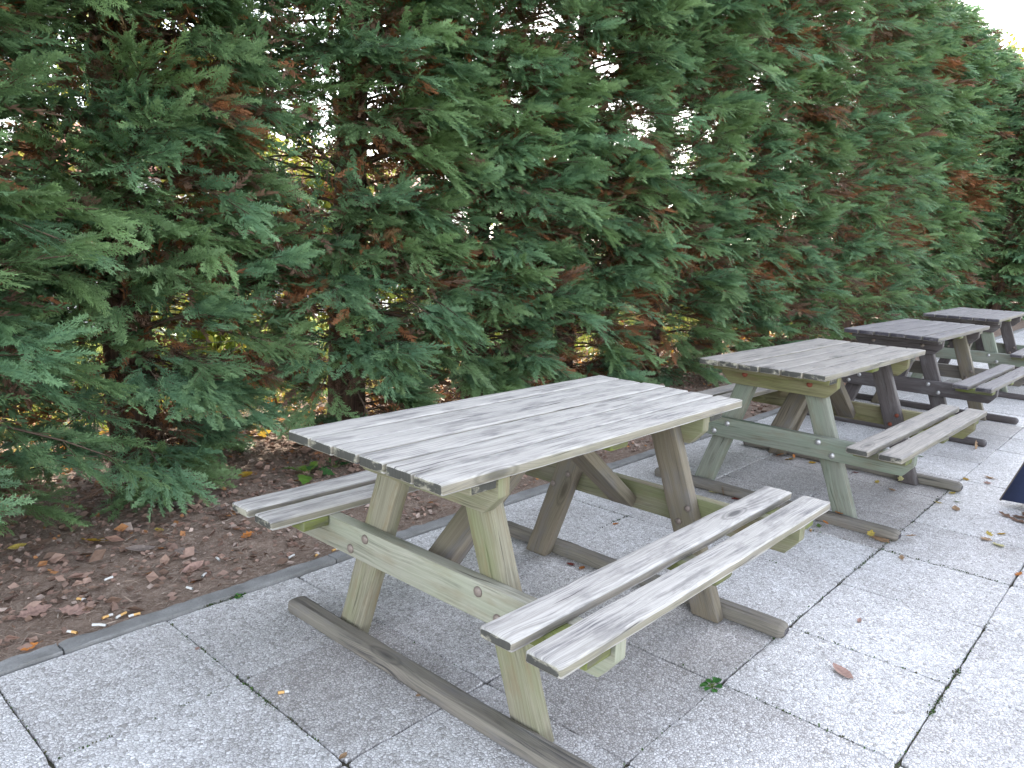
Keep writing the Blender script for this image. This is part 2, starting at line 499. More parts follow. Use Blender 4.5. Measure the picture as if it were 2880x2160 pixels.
def picnic_table(loc, rz, seed, mats, label, board_w=.1063, far_steps=(0, .012, .004, .010, .002, .006)):
    rng = random.Random(seed)
    root = empty('picnic_table', loc, rz)
    tag(root, label, 'picnic table', 'picnic tables in a row along the hedge')
    top, seat_m, beam_m, leg_m, brace_m, skid_m, bearer_m, end_m, bolt_m, bolt_b = mats
    H, tb = .75, .030
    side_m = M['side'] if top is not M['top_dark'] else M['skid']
    # table top: six boards
    s = Solid()
    pitch = .6512/6
    for k in range(6):
        y = .3256 - pitch*(k+.5)
        g = (.0042, .0062, .0048, .0062, .0058, .0042)[k]
        x0 = -.760 + rng.uniform(-.003, .003)
        x1 = .760 - far_steps[k]
        s.plank(rng, Vector((x0, y, H-tb/2+rng.uniform(-.0015, .0015))), X, Y, Z, x1-x0, pitch-g*1.4, tb, .0045, 30, .0011, bow=rng.uniform(-.002, .001), side_slot=2)
    s.build('tabletop', [top, end_m, side_m], root)
    # seats
    hb = .4448
    for sy, off in ((-1, 0), (1, -.016)):
        s = Solid()
        for c in (.4942, .6350):
            x0 = -.757+rng.uniform(-.004, .004)
            s.plank(rng, Vector((x0, sy*c+off, hb-tb/2)), X, Y, Z, 1.514+rng.uniform(-.004, .006), .0992, tb, .006, 30, .0014, bow=rng.uniform(-.003, .001), side_slot=2)
        s.build('seat', [seat_m, end_m, side_m], root)
    zt = H-tb
    for sx in (-1, 1):
        xo = sx*.505   # outer face of the legs
        # legs
        for sy in (-1, 1):
            m = leg_m[(0 if sx < 0 else 2) + (0 if sy > 0 else 1)]
            s = Solid()
            yc0, yc1 = sy*.398, sy*(.415-.375*zt)
            d = Vector((0, yc1-yc0, zt-.002-.002))
            ln = d.length; ax = d.normalized()
            side = Vector((0, ax.z, -ax.y))
            k = -ax.y/ax.z*-1
            s.plank(rng, Vector((xo - sx*.025, yc0, .002)), ax, side, sx*X if side.cross(sx*X).dot(ax) > 0 else sx*X, ln, .1, .05, .005, 16, .0009, sk0=ax.y/ax.z, sk1=ax.y/ax.z)
            lg = s.build('leg', [m, end_m], root)
            if sx > 0:   # nuts and bolts seen on the inner face of the far pair
                for q in (-1, 1):
                    zc = .36+q*.028; yy = sy*(.415-.375*zc)+q*.026*-1
                    bolt(lg, bolt_b, Vector((xo-sx*.0515, yy, zc)), -sx*X, .012)
        # runner on the ground
        s = Solid()
        s.plank(rng, Vector((xo+sx*.036, -.66, .025)), Y, X, Z, 1.32, .068, .052, .018, 18, .0022)
        s.build('runner', [skid_m, end_m if end_m is M['end_dark'] else M['end_dark']], root)
        # cross beam under the seats (outside the legs)
        s = Solid()
        zb0, zb1 = hb-tb-.105, hb-tb
        yl = .672
        poly = [(-yl, zb1), (-yl, zb1-.05), (-yl+.045, zb0), (yl-.045, zb0), (yl, zb1-.05), (yl, zb1)]
        s.prism(rng, poly, Vector((xo+sx*.001, -.008, 0)), Y, Z, sx*X, .045, .004)
        bm_ = s.build('cross_beam', [beam_m[0 if sx < 0 else 1], beam_m[0 if sx < 0 else 1]], root)
        for sy in (-1, 1):
            for q in (-1, 1):
                zc = .362+q*.026; yy = sy*(.415-.375*zc)-q*.027*sy
                bolt(bm_, bolt_m, Vector((xo+sx*.046, yy, zc)), sx*X)
        # bearer under the top
        s = Solid()
        zb0, zb1 = zt-.112, zt
        yl = .302
        poly = [(-yl, zb1), (-yl, zb1-.06), (-yl+.05, zb0), (yl-.05, zb0), (yl, zb1-.06), (yl, zb1)]
        s.prism(rng, poly, Vector((xo+sx*.001, 0, 0)), Y, Z, sx*X, .045, .004)
        be = s.build('bearer', [bearer_m, bearer_m], root)
        for sy in (-1, 1):
            bolt(be, bolt_b, Vector((xo+sx*.046, sy*.17, zt-.055)), sx*X)
        # flat battens beside bearer and beam
        s = Solid()
        s.plank(rng, Vector((xo+sx*.0955, -.300, zt-.0165)), Y, X, Z, .60, .095, .032, .004, 8, .0008)
        s.build('top_batten', [bearer_m, M['end']], root)
        for sy, off in ((-1, 0), (1, -.016)):
            s = Solid()
            s.plank(rng, Vector((xo+sx*.0955, sy*.442+off, hb-tb-.0165)), sy*Y, X, Z, .228, .095, .032, .004, 6, .0008)
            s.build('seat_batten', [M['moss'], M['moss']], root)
        # diagonal brace from the cross beam to the middle of the top
        s = Solid()
        p0 = Vector((sx*.500, 0, .335)); p1 = Vector((sx*.055, 0, zt-.028))
        d = p1-p0; ax = d.normalized(); nz = ax.cross(Y)
        s.plank(rng, p0, ax, Y, nz, d.length, .1, .045, .004, 8, .0008)
        s.build('brace', [brace_m[0 if sx < 0 else 1], end_m], root)
    s = Solid()
    s.plank(rng, Vector((0, -.295, zt-.0165)), Y, X, Z, .59, .095, .032, .008, 8, .0008)
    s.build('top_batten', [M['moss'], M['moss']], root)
    for sy, off in ((-1, 0), (1, -.016)):
        s = Solid()
        s.plank(rng, Vector((0, sy*.442+off, hb-tb-.0165)), sy*Y, X, Z, .228, .095, .032, .008, 6, .0008)
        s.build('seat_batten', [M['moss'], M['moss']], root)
    return root

T1m = (M['top_pale'], M['top_pale'], (M['pale_green'], M['green']), (M['green'], M['green'], M['brown'], M['brown']), (M['brown'], M['brown']), M['skid'], M['green'], M['end'], M['bolt_rust'], M['bolt_rust'])
T2m = (M['top_warm_shaded'], M['top_warm_shaded'], (M['sage'], M['olive']), (M['sage'], M['sage'], M['brown'], M['slate']), (M['brown'], M['brown']), M['skid'], M['olive'], M['end'], M['bolt_zinc'], M['bolt_red'])
T3m = (M['top_dark'], M['top_dark'], (M['slate'], M['skid']), (M['slate'], M['slate'], M['brown'], M['brown']), (M['slate'], M['slate']), M['slate'], M['slate'], M['end_dark'], M['bolt_zinc'], M['bolt_rust'])
T4m = (M['top_dark'], M['top_dark'], (M['sage'], M['sage']), (M['sage'], M['sage'], M['slate'], M['slate']), (M['brown'], M['slate']), M['slate'], M['slate'], M['end_dark'], M['bolt_zinc'], M['bolt_rust'])
picnic_table((0, 0, 0), 0, 11, T1m, 'silvery weathered picnic table in the foreground, nearest of the row, bare pale top', far_steps=(.012, .016, .006, .014, .016, -.002))
picnic_table((2.36, -.02, 0), rad(-1.3), 22, T2m, 'grey-brown picnic table second from the front, green stained bearer with red rusty bolts')
picnic_table((4.76, .09, -.003), rad(-1.0), 33, T3m, 'dark plum-grey picnic table third from the front, dark legs and beams')
picnic_table((7.13, .165, -.003), rad(.4), 44, T4m, 'dark topped picnic table farthest back, at the right edge against the hedge')

# ------------------------------------------------------------------ ground, paving, kerb, bed
rngn = np.random.default_rng(5)
def flat_sheet(name, x0, x1, y0, y1, z, mat, kind='structure', label=None, cat=None):
    me = np_mesh(name, [(x0, y0, z), (x1, y0, z), (x1, y1, z), (x0, y1, z)], [(0, 1, 2, 3)], None, (mat,))
    o = link(bpy.data.objects.new(name, me))
    o['kind'] = kind
    return o
flat_sheet('ground', -600, 600, -600, 600, -.06, M['turf'])
flat_sheet('joint_bedding', -4, 30, -6, .95, -.011, M['joint'])

def paving():
    rng = random.Random(3)
    V = []; F = []; C = []
    pit = .5065
    NS = 14
    for ix in range(-5, 52):
        for iy in range(0, 12):
            x0 = -.8905 + ix*pit; y1 = .884 - iy*pit + (0.0 if iy == 0 else .004)
            if x0 < -3.5: continue
            cx, cy = x0+pit/2, y1-pit/2
            w = pit - rng.uniform(.0025, .0048)
            w2 = pit - rng.uniform(.0025, .0048)
            dz = rng.gauss(0, .0012); tx, ty = rng.gauss(0, .0022), rng.gauss(0, .0022)
            tone = max(-.25, rng.gauss(.04, .11))
            # slabs people scuff their feet on under the tables are dirtier
            for tx0, tw in ((0, .17), (2.36, .42), (4.8, .40), (7.15, .4)):
                if abs(cx-tx0) < .55 and abs(cy) < .52: tone = tw + rng.gauss(0, .12)
            if ix == -1 and iy == 0 or ix == 0 and iy == 1: tone += .1
            off = (rng.gauss(0, .0012), rng.gauss(0, .0012))
            base = len(V)
            ring = []
            near = x0 < 5
            ns = NS if near else 3
            for side in range(4):
                for k in range(ns):
                    q = -.5 + k/ns
                    a = [(q, -.5), (.5, q), (-q, .5), (-.5, -q)][side]
                    ring.append(a)
            n = len(ring)
            def put(a, ins, z, jit):
                px = a[0]*(w-2*ins); py = a[1]*(w2-2*ins)
                corner = max(0, (abs(a[0])+abs(a[1]))-.94)*.06
                px -= math.copysign(corner, a[0]) if abs(a[0]) > .3 else 0
                py -= math.copysign(corner, a[1]) if abs(a[1]) > .3 else 0
                jx, jy = (rng.gauss(0, .0011), rng.gauss(0, .0011)) if jit else (0, 0)
                V.append((cx+off[0]+px+jx, cy+off[1]+py+jy, z+dz+px*tx+py*ty)); C.append((tone, tone, tone))
            js = [(rng.gauss(0, .0011), rng.gauss(0, .0011)) for _ in ring]
            for a in ring: put(a, .0, -.03, False)
            for a in ring: put(a, .0, -.0045, near)
            for a in ring: put(a, .0025, 0, near)
            for lv in range(2):
                for i in range(n):
                    a = base+lv*n+i; b = base+lv*n+(i+1) % n
                    F.append((a, b, b+n, a+n))
            F.append(tuple(base+2*n+i for i in range(n)))
    me = bpy.data.meshes.new('pavement')
    me.from_pydata(V, [], F)
    at = me.attributes.new("Col", 'FLOAT_COLOR', 'POINT')
    c = np.ones((len(V), 4), np.float32); c[:, :3] = C
    at.data.foreach_set("color", c.ravel())
    me.materials.append(M['paving'])
    o = link(bpy.data.objects.new('pavement', me)); o['kind'] = 'structure'
paving()

def kerb():
    rng = random.Random(8)
    s = Solid()
    x = -3.2
    while x < 26:
        ln = 1.0
        s.plank(rng, Vector((x+.002, .924+rng.gauss(0, .0015), -.040+rng.gauss(0, .0015))), X, Y, Z, ln-.004, .066, .10, .004, 40, .0030, end_slot=0)
        x += ln
    o = s.build('kerb', [M['concrete']]); o['kind'] = 'structure'
kerb()

def soil_h(x, y):
    x = np.asarray(x); y = np.asarray(y)
    return (-.012 + .035*np.clip((y-.95)/1.6, 0, 1) + .012*np.sin(x*3.1+y*2.3)*np.sin(y*4.7-x*1.1)
            + .006*np.sin(x*11+1)*np.sin(y*13) + .004*np.sin(x*23+y*17)) * np.clip((y-.93)/.2, .25, 1)
def soil_bed():
    xs = np.concatenate([np.arange(-3, 6, .04), np.arange(6, 30, .2)]); ys = np.arange(.955, 4.2, .04)
    gx, gy = np.meshgrid(xs, ys)
    z = soil_h(gx, gy) + rngn.normal(0, .0025, gx.shape)
    V = np.stack([gx, gy, z], -1).reshape(-1, 3)
    nx, ny = len(xs), len(ys)
    i = np.arange(nx-1)[None, :] + nx*np.arange(ny-1)[:, None]
    F = np.stack([i, i+1, i+1+nx, i+nx], -1).reshape(-1, 4)
    me = np_mesh('planting_bed', V, F, None, (M['soil'],), True)
    o = link(bpy.data.objects.new('planting_bed', me)); o['kind'] = 'structure'
soil_bed()
flat_sheet('meadow', -30, 60, 4.15, 9.0, -.02, M['turf'])
flat_sheet('car_park', -30, 80, 9.0, 24, -.016, M['tarmac'])

# ------------------------------------------------------------------ kites: the small leaf-like faces everything leafy is made of
def kites(P, D, Nn, ln, wd, mid=.4):
    """P start (n,3), D unit direction, Nn unit normal, length, width -> verts (n,4,3)"""
    S = np.cross(Nn, D)
    a = P
    b = P + D*(ln*mid)[:, None] + S*(wd/2)[:, None]
    c = P + D*ln[:, None]
    d = P + D*(ln*mid)[:, None] - S*(wd/2)[:, None]
    return np.stack([a, b, c, d], 1)

def frond_template(seed, lod):
    """flat cypress spray along +x, unit length; returns (k,4,3) kites and tip factor (k,)"""
    r = np.random.default_rng(seed)
    P = []; D = []; ln = []; wd = []; tp = []
    def add(p, a, l, w, t, zt=0.):
        P.append(p); D.append((math.cos(a), math.sin(a), zt)); ln.append(l); wd.append(w); tp.append(t)
    nsec = {0: 13, 1: 10, 2: 7}[lod]
    # axis in three joints with a slight curve
    curve = r.uniform(-.25, .25)
    def axis(s): return np.array([s, curve*s*s*.4, -.10*s*s])
    for k in range(3):
        p, q = axis(k/3), axis((k+1)/3)
        d = q-p; l = np.linalg.norm(d)
        P.append(p); D.append(d/l); ln.append(l*1.1); wd.append(.035 if lod < 2 else .08); tp.append(.3*k)
    for side in (-1, 1):
        for k in range(nsec):
            s = .06 + .90*(k+.5*(side > 0)+r.uniform(-.2, .2))/nsec
            s = min(max(s, .03), .97)
            shape = (1-s)**.75*(.55+.45*min(1, s/.25))
            l = .25*shape*r.uniform(.55, 1.3)+.04
            a = side*math.radians(r.uniform(26, 46) - 6*s) + curve*s
            p = axis(s)
            zt = r.uniform(-.35, .25)
            if lod == 2:
                add(p, a, l*1.1, .075, s, zt); continue
            add(p, a, l, .026 if lod == 0 else .044, s, zt)
            if lod == 0 and l > .09:
                nt_ = max(2, int(l/.10))
                for j in range(nt_):
                    for sd2 in (-1, 1):
                        u = .2 + .75*(j+.5*(sd2 > 0))/nt_
                        if u > 1: continue
                        pp = p + np.array([math.cos(a), math.sin(a), zt])*l*u
                        add(pp, a + sd2*math.radians(r.uniform(30, 48)), (.055+.05*r.random())*(1.15-u*.5), .022, min(1, s*.5+u*.5), zt+r.uniform(-.25, .15))
            elif lod == 1 and l > .12:
                for j in range(2):
                    sd2 = -1 if j else 1
                    u = .35+.3*j
                    pp = p + np.array([math.cos(a), math.sin(a), zt])*l*u
                    add(pp, a + sd2*math.radians(38), .10*(1.1-u*.5), .034, min(1, s*.5+u*.5), zt)
    P = np.array(P, float); D = np.array(D, float); D /= np.linalg.norm(D, axis=1)[:, None]
    Nn = np.tile(np.array([0., 0, 1]), (len(P), 1)) + r.normal(0, .28, (len(P), 3))
    Nn -= D*np.sum(Nn*D, 1)[:, None]; Nn /= np.linalg.norm(Nn, axis=1)[:, None]
    return kites(P, D, Nn, np.array(ln), np.array(wd)), np.array(tp)

TPL = {lod: [frond_template(100*lod+i, lod) for i in range(8)] for lod in (0, 1, 2)}

def instance_fronds(O, A, U, scale, colr, tipcol, which, lod):
    """fronds at O with axis A, up U -> verts, cols (quads implied)"""
    Vs = []; Cs = []
    A = A/np.linalg.norm(A, axis=1)[:, None]
    U = U - A*np.sum(A*U, 1)[:, None]; U /= np.linalg.norm(U, axis=1)[:, None]
    S = np.cross(U, A)
    Rm = np.stack([A, S, U], -1)     # columns
    for t in range(8):
        idx = np.where(which == t)[0]
        if not len(idx): continue
        K, tp = TPL[lod][t]
        pts = K.reshape(-1, 3)
        v = np.einsum('nij,kj->nki', Rm[idx], pts)*scale[idx][:, None, None] + O[idx][:, None, :]
        tpv = np.repeat(tp, 4)[None, :, None]
        c = colr[idx][:, None, :]*(1-tpv) + tipcol[idx][:, None, :]*tpv
        Vs.append(v.reshape(-1, 3)); Cs.append(c.reshape(-1, 3))
    return np.concatenate(Vs), np.concatenate(Cs)

# thin places (x, z on the plane y = 2.3, radius) and dead rusty patches of the hedge, as surveyed
GAPS = np.array([(0.90, 0.33, 0.15), (0.99, 0.20, 0.10), (0.42, 1.74, 0.113), (0.57, 1.66, 0.103), (0.69, 1.57, 0.066), (3.95, 2.33, 0.152), (4.64, 2.47, 0.146), (4.73, 2.11, 0.184), (2.62, 2.87, 0.134), (3.06, 2.92, 0.106), (3.39, 2.71, 0.13), (0.33, 2.44, 0.084), (0.55, 2.47, 0.062), (-0.1, 0.96, 0.062), (-0.2, 0.81, 0.093), (0.04, 0.72, 0.11), (0.29, 0.82, 0.077), (0.71, 0.8, 0.082), (1.23, 0.92, 0.089), (1.79, 1.44, 0.088), (2.06, 1.35, 0.072), (1.35, 0.86, 0.106), (1.55, 0.91, 0.077), (4.75, 0.59, 0.218), (3.89, 0.68, 0.125), (2.35, 2.3, 0.082), (1.95, 1.35, 0.052), (0.48, 1.99, 0.045), (1.4, 2.36, 0.063), (3.02, 0.64, 0.113), (3.35, 0.43, 0.099), (0.71, 0.58, 0.077), (-0.25, 0.61, 0.07), (-0.46, 0.95, 0.049), (-0.82, 1.61, 0.049), (-0.62, 1.57, 0.045), (16.89, 3.44, 0.24), (15.93, 3.61, 0.165), (19.79, 3.59, 0.217), (-0.25, 1.54, 0.04), (0.06, 1.94, 0.033), (0.72, 1.44, 0.067), (4.38, 1.68, 0.119), (5.14, 2.39, 0.09), (6.13, 3.07, 0.088), (3.48, 1.17, 0.063), (-0.53, 0.71, 0.055), (2.24, 0.62, 0.069)])
RUST = np.array([(-0.07, 2.04, 0.076), (0.01, 1.96, 0.089), (0.06, 1.95, 0.067), (0.15, 1.8, 0.081), (-0.33, 2.11, 0.031), (-0.81, 1.59, 0.038), (1.23, 2.27, 0.095), (0.89, 1.75, 0.092), (0.99, 1.69, 0.107), (0.64, 1.51, 0.064), (0.51, 0.96, 0.102), (0.67, 0.85, 0.079), (2.26, 0.86, 0.084), (3.9, 0.55, 0.205), (4.07, 0.42, 0.21), (3.86, 0.86, 0.142), (6.17, 3.42, 0.096), (6.77, 3.45, 0.177), (7.07, 3.79, 0.077), (7.03, 2.5, 0.132), (6.93, 2.89, 0.104), (6.89, 1.04, 0.188), (6.27, 1.0, 0.153), (4.61, 1.19, 0.13), (11.38, 1.66, 0.219), (12.22, 1.54, 0.192), (5.66, 1.76, 0.095), (9.51, 0.3, 0.132), (4.15, 1.51, 0.123), (-0.45, 2.14, 0.036), (0.35, 1.4, 0.054), (1.06, 1.27, 0.083), (1.73, 1.17, 0.061), (2.85, 0.38, 0.128), (12.5, 4.27, 0.187), (16.44, 2.57, 0.33), (14.45, 2.6, 0.256), (10.34, 0.81, 0.138), (-0.75, 1.92, 0.028), (0.24, 0.05, 0.051)])
CAMP = np.array(CP)
def axis_dist(Pw, table, yplane, grow):
    """distance of points to the slanting tunnels through the hedge, over their radius (smallest)"""
    best = np.full(len(Pw), 9.)   # grow: one number, or one per point
    for x, z, r in table:
        c = np.array([x, yplane, z]); d = c-CAMP; d = d/np.linalg.norm(d)
        q = Pw-c
        t = q@d
        best = np.minimum(best, np.linalg.norm(q-t[:, None]*d, axis=1)/(r*grow))
    return best

GREEN_A = np.array((.112, .192, .090)); GREEN_B = np.array((.160, .248, .096)); GREEN_C = np.array((.116, .222, .126))
TIP = np.array((.30, .44, .20)); RUSTC = np.array((.26, .110, .050)); DEAD = np.array((.185, .112, .080)); TAN = np.array((.24, .15, .08))

def tube(points, radii, sides=6):
    pts = np.array(points, float); n = len(pts)
    V = []; F = []
    for i in range(n):
        d = pts[min(i+1, n-1)]-pts[max(i-1, 0)]; d /= np.linalg.norm(d)+1e-9
        u = np.cross(d, (0.13, .97, .2)) if abs(d[1]) < .9 else np.cross(d, (1, 0, 0)); u /= np.linalg.norm(u)
        w = np.cross(d, u)
        for k in range(sides):
            a = 2*math.pi*k/sides
            V.append(pts[i]+radii[i]*(math.cos(a)*u+math.sin(a)*w))
    for i in range(n-1):
        for k in range(sides):
            F.append((i*sides+k, i*sides+(k+1) % sides, (i+1)*sides+(k+1) % sides, (i+1)*sides+k))
    return np.array(V), np.array(F)

def cypress(x, seed, label, near, y0=2.5, height=5.4, dens=24, reach=.74, trunk_r=.11, zfull=3.6, carve=True, coarse=False):
    r = np.random.default_rng(seed)
    root = empty('cypress_tree', (x, y0, 0))
    tag(root, label, 'tree', 'cypress trees forming the hedge')
    # trunk
    pts = []; rr = []
    nseg = 22
    leanx, leany = r.normal(0, .03), r.normal(0, .02)
    for i in range(nseg+1):
        h = height*.96*i/nseg
        pts.append((leanx*h*.5+.02*math.sin(h*1.7+seed), leany*h*.5+.02*math.cos(h*1.3+seed), h-.06))
        rr.append(trunk_r*(1.25 if i == 0 else 1)*(1-.9*h/height)+.008)
    V, F = tube(pts, rr, 14)
    ang = np.arctan2(V[:, 1], V[:, 0])
    fl = 1+.10*np.sin(ang*5+seed)+.05*np.sin(ang*9+V[:, 2]*3)
    cen = np.repeat(np.array(pts), 14, 0)
    V = cen + (V-cen)*fl[:, None]
    me = np_mesh('trunk', V, F, None, (M['bark'],), True)
    link(bpy.data.objects.new('trunk', me), root)
    def trunk_at(h):
        i = min(max(h/(height*.96)*nseg, 0), nseg-.01); k = int(i); f = i-k
        return np.array(pts[k])*(1-f)+np.array(pts[k+1])*f
    acc = {0: [], 1: [], 2: []}
    TV = []; TF = []; TC = []; tn = 0
    nb = int(height*dens)
    for b in range(nb):
        h = .10 + (height-.25)*(b+r.random())/nb
        if h < .55 and r.random() < .30: continue
        if near and h > zfull+.5 and r.random() < .3: continue
        sect = r.random()
        if sect < .58: az = -math.pi/2 + r.uniform(-1.2, 1.2)
        elif sect < .72: az = math.pi/2 + r.uniform(-1.0, 1.0)
        else: az = r.choice([0, math.pi]) + r.uniform(-.6, .6)
        front = math.sin(az) < -.2
        R = reach*(r.uniform(.72, 1.12) if r.random() > .1 else r.uniform(1.1, 1.32))
        if not front: R *= .95
        R *= 1-max(0, (h-height*.72)/(height*.28))**1.5*.72
        if h < .5: R *= .88
        back = math.sin(az) > .4
        lod = 0 if near and front and h < zfull else (2 if back or h > zfull and near else 1)
        if coarse: lod = 2
        el = math.radians(r.uniform(2, 34)) if h > .5 else math.radians(r.uniform(8, 30))
        p0 = trunk_at(h)
        sag = r.uniform(.12, .42)
        side_c = r.normal(0, .14)
        ca, sa = math.cos(az), math.sin(az)
        def P(s):
            return p0 + np.array([ca*R*s - sa*side_c*R*s*s, sa*R*s + ca*side_c*R*s*s, R*(math.tan(el)*s - sag*s*s)])
        ss = np.linspace(0, 1, 6)
        bp = [P(s) for s in ss]
        br = [max(.0022, .011*(1-s*.85)*(.6+.5*R)) for s in ss]
        v, f = tube(bp, br, 4 if near else 3)
        TV.append(v); TF.append(f+tn); tn += len(v)
        TC.append(np.tile(np.array((.12, .085, .065))*r.uniform(.6, 1.3), (len(v), 1)))
        young = r.random()
        gcol = (GREEN_A*(1-young)+GREEN_B*young) if r.random() < .6 else GREEN_C
        gcol = gcol*r.uniform(.8, 1.25)
        deadbranch = r.random() < .07
        ntw = 10 if lod == 0 else 8
        for k in range(ntw):
            s = .16 + .82*(k+r.random()*.8)/ntw
            sd = -1 if k % 2 else 1
            T = P(min(1, s+.05))-P(s-.05); T /= np.linalg.norm(T)
            side = np.array([-T[1], T[0], 0]); side /= np.linalg.norm(side)+1e-9
            ang = math.radians(r.uniform(28, 58))
            d = T*math.cos(ang)+side*sd*math.sin(ang)+np.array([0, 0, r.normal(.03, .18)])
            d /= np.linalg.norm(d)
            tl = (.36*(1.12-s)*R+.07)*r.uniform(.8, 1.25)
            q0 = P(s)
            if lod < 2:
                q1 = q0 + d*tl
                v, f = tube([q0, q0*.5+q1*.5, q1], [.0026, .0018, .001], 3)
                TV.append(v); TF.append(f+tn); tn += len(v); TC.append(np.tile((.11, .075, .05), (len(v), 1)))
            inner = s < .48
            nf = 7 if lod == 0 else 5
            if lod == 2: nf = 5 if coarse else 3
            twup = np.array([0, 0, .85]) + r.normal(0, .40, 3) + np.array([ca, sa, 0])*.6
            for j in range(nf):
                u = (j+.6)/nf
                o = q0+d*tl*u*.9
                sg = -1 if j % 2 else 1
                ax = d*.8 + side*sg*.45*r.uniform(.2, 1.3) + T*.25 + np.array([0, 0, r.normal(-.02, .16)])
                up = twup + r.normal(0, .22, 3)
                dead = deadbranch or (inner and r.random() < (.8 if s < .38 else .5))
                if inner and r.random() < .2: continue
                sc = r.uniform(.12, .23)*(1.0 if lod < 2 else 1.4)
                if dead:
                    base = (RUSTC if r.random() < .35 else DEAD)*r.uniform(.6, 1.25); tip = base*1.15
                else:
                    base = gcol*r.uniform(.85, 1.15); ft = .25 + .5*max(0, (s-.5)/.5)
                    tip = base*(1-ft)+TIP*ft*r.uniform(.6, 1.2)  # tips lighten outward: young growth plus highlights put into the colour
                acc[1 if lod == 0 and (s < .5 or x > 5) else lod].append((o, ax, up, sc, base, tip))
        # leading tip
        T = P(1)-P(.85)
        for j in range(3):
            o = P(1-.1*j)
            base = RUSTC if deadbranch else gcol
            acc[1 if lod == 0 and x > 5 else lod].append((o, T/np.linalg.norm(T)+r.normal(0, .18, 3), np.array([ca*.5, sa*.5, .85])+r.normal(0, .3, 3), r.uniform(.15, .22)*(1 if lod < 2 else 1.4), base, base*.4+TIP*.6*(.5 if deadbranch else 1)))
    # dead and shaded twigs that fill the inside of the crown round the trunk
    zt_ = min(height-.5, zfull+1.3) if near else height-.5
    nfil = int((1400 if near else 560)*(zt_-.35))
    fp = np.stack([r.uniform(-.68, .68, nfil), np.where(r.random(nfil) < .6, r.uniform(-.48, -.10, nfil), r.uniform(-.1, .45, nfil)), r.uniform(.35, zt_, nfil)], -1)
    fp[:, 2] += np.where(fp[:, 2] < .95, r.uniform(0, .5, nfil), 0)
    fd = fp*np.array([1, 1, 0]) + r.normal(0, .35, (nfil, 3))
    fu = np.array([0, -.4, .8]) + r.normal(0, .5, (nfil, 3))
    for q in range(nfil):
        t_ = r.random()
        if t_ < .26: bc = DEAD*r.uniform(.7, 1.3)
        elif t_ < .42: bc = RUSTC*r.uniform(.6, 1.1)
        else: bc = GREEN_A*r.uniform(.8, 1.25)
        acc[1 if near and fp[q, 1] < -.1 and q % 5 == 0 else 2].append((fp[q], fd[q], fu[q], r.uniform(.12, .21), bc, bc*1.2))
    Vs = []; Cs = []
    for lod, lst in acc.items():
        if not lst: continue
        O = np.array([a[0] for a in lst]); A = np.array([a[1] for a in lst]); U = np.array([a[2] for a in lst])
        sc = np.array([a[3] for a in lst]); cb = np.array([a[4] for a in lst]); ct = np.array([a[5] for a in lst])
        W = O + np.array([x, y0, 0]) + A*(sc*.5/np.linalg.norm(A, axis=1))[:, None]
        if carve:
            g = axis_dist(W, GAPS, 2.3, np.where(W[:, 2] < 1.3, 1.15, .92))
            keep = (g > 1.0) | (r.random(len(g)) < .16)
            ru = axis_dist(W, RUST, 2.1, 1.1)
            rust = (ru < 1.0) & (r.random(len(g)) < np.clip((W[:, 1]-1.62)*1.6, .12, .8))
            # the reddest, driest sprays
            k = r.uniform(.7, 1.25, len(g))[:, None]
            pick = np.where((r.random(len(g)) < .2)[:, None], TAN[None], RUSTC[None])*k
            cb = np.where(rust[:, None], pick, cb); ct = np.where(rust[:, None], pick*1.25, ct)
            inner_cut = rust & (W[:, 1] < 2.0) & (r.random(len(g)) < .5)
            keep &= ~inner_cut
            O, A, U, sc, cb, ct = O[keep], A[keep], U[keep], sc[keep], cb[keep], ct[keep]
        v, c = instance_fronds(O, A, U, sc, cb, ct, r.integers(0, 8, len(O)), lod)
        Vs.append(v); Cs.append(c)
    V = np.concatenate(Vs); C = np.concatenate(Cs)
    me = np_mesh('crown', V, np.arange(len(V)).reshape(-1, 4), C, (M['foliage'],))
    link(bpy.data.objects.new('crown', me), root)
    me = np_mesh('branches', np.concatenate(TV), np.concatenate(TF), np.concatenate(TC), (M['twig'],))
    link(bpy.data.objects.new('branches', me), root)
    return root

near_specs = [
    (-1.62, 'leftmost cypress of the hedge, low green sprays hanging over the leaf litter'),
    (-.31, 'cypress with a dark trunk and a pale cut stub, left of the nearest tabletop', ),
    (1.02, 'cypress whose reddish peeling trunk rises behind the left corner of the nearest tabletop'),
    (2.20, 'bushy cypress rising behind the middle of the nearest tabletop, between two bare trunks'),
    (3.27, 'cypress with a thin dark trunk behind the far end of the nearest tabletop'),
    (4.64, 'thinned cypress with brown dead twigs and big bright gaps in its crown'),
    (5.95, 'full green cypress behind the second table, rust patches among its sprays'),
    (7.2, 'dense green cypress standing behind the third table'),
]
roots = []
for i, (x, lab) in enumerate(near_specs):
    zf = 2.9+.26*max(0, x)
    roots.append(cypress(x, 40+i, lab, True, y0=2.28 if i == 0 else 2.5, reach=.98 if i == 0 else .74, dens=(54, 60, 58, 60, 58, 52, 46, 40)[i], zfull=zf, trunk_r=(.12, .125, .115, .085, .085, .105, .1, .1)[i]))
far_labels = ['dense cypress standing behind the farthest table, left of the hedge recess',
              'cypress bulging forward just before the hedge turns darker',
              'cypress at the start of the darker hedge stretch',
              'dark cypress with brown bare patch near the right edge']
for i in range(13):
    x = 8.5+1.28*i
    lab = far_labels[i] if i < 4 else 'far cypress merging into the right end of the hedge'
    cypress(x, 80+i, lab, False, y0=(2.48, 2.36)[i] if i < 2 else 2.92, height=6.05, dens=38, reach=.82, carve=True, coarse=i > 3)
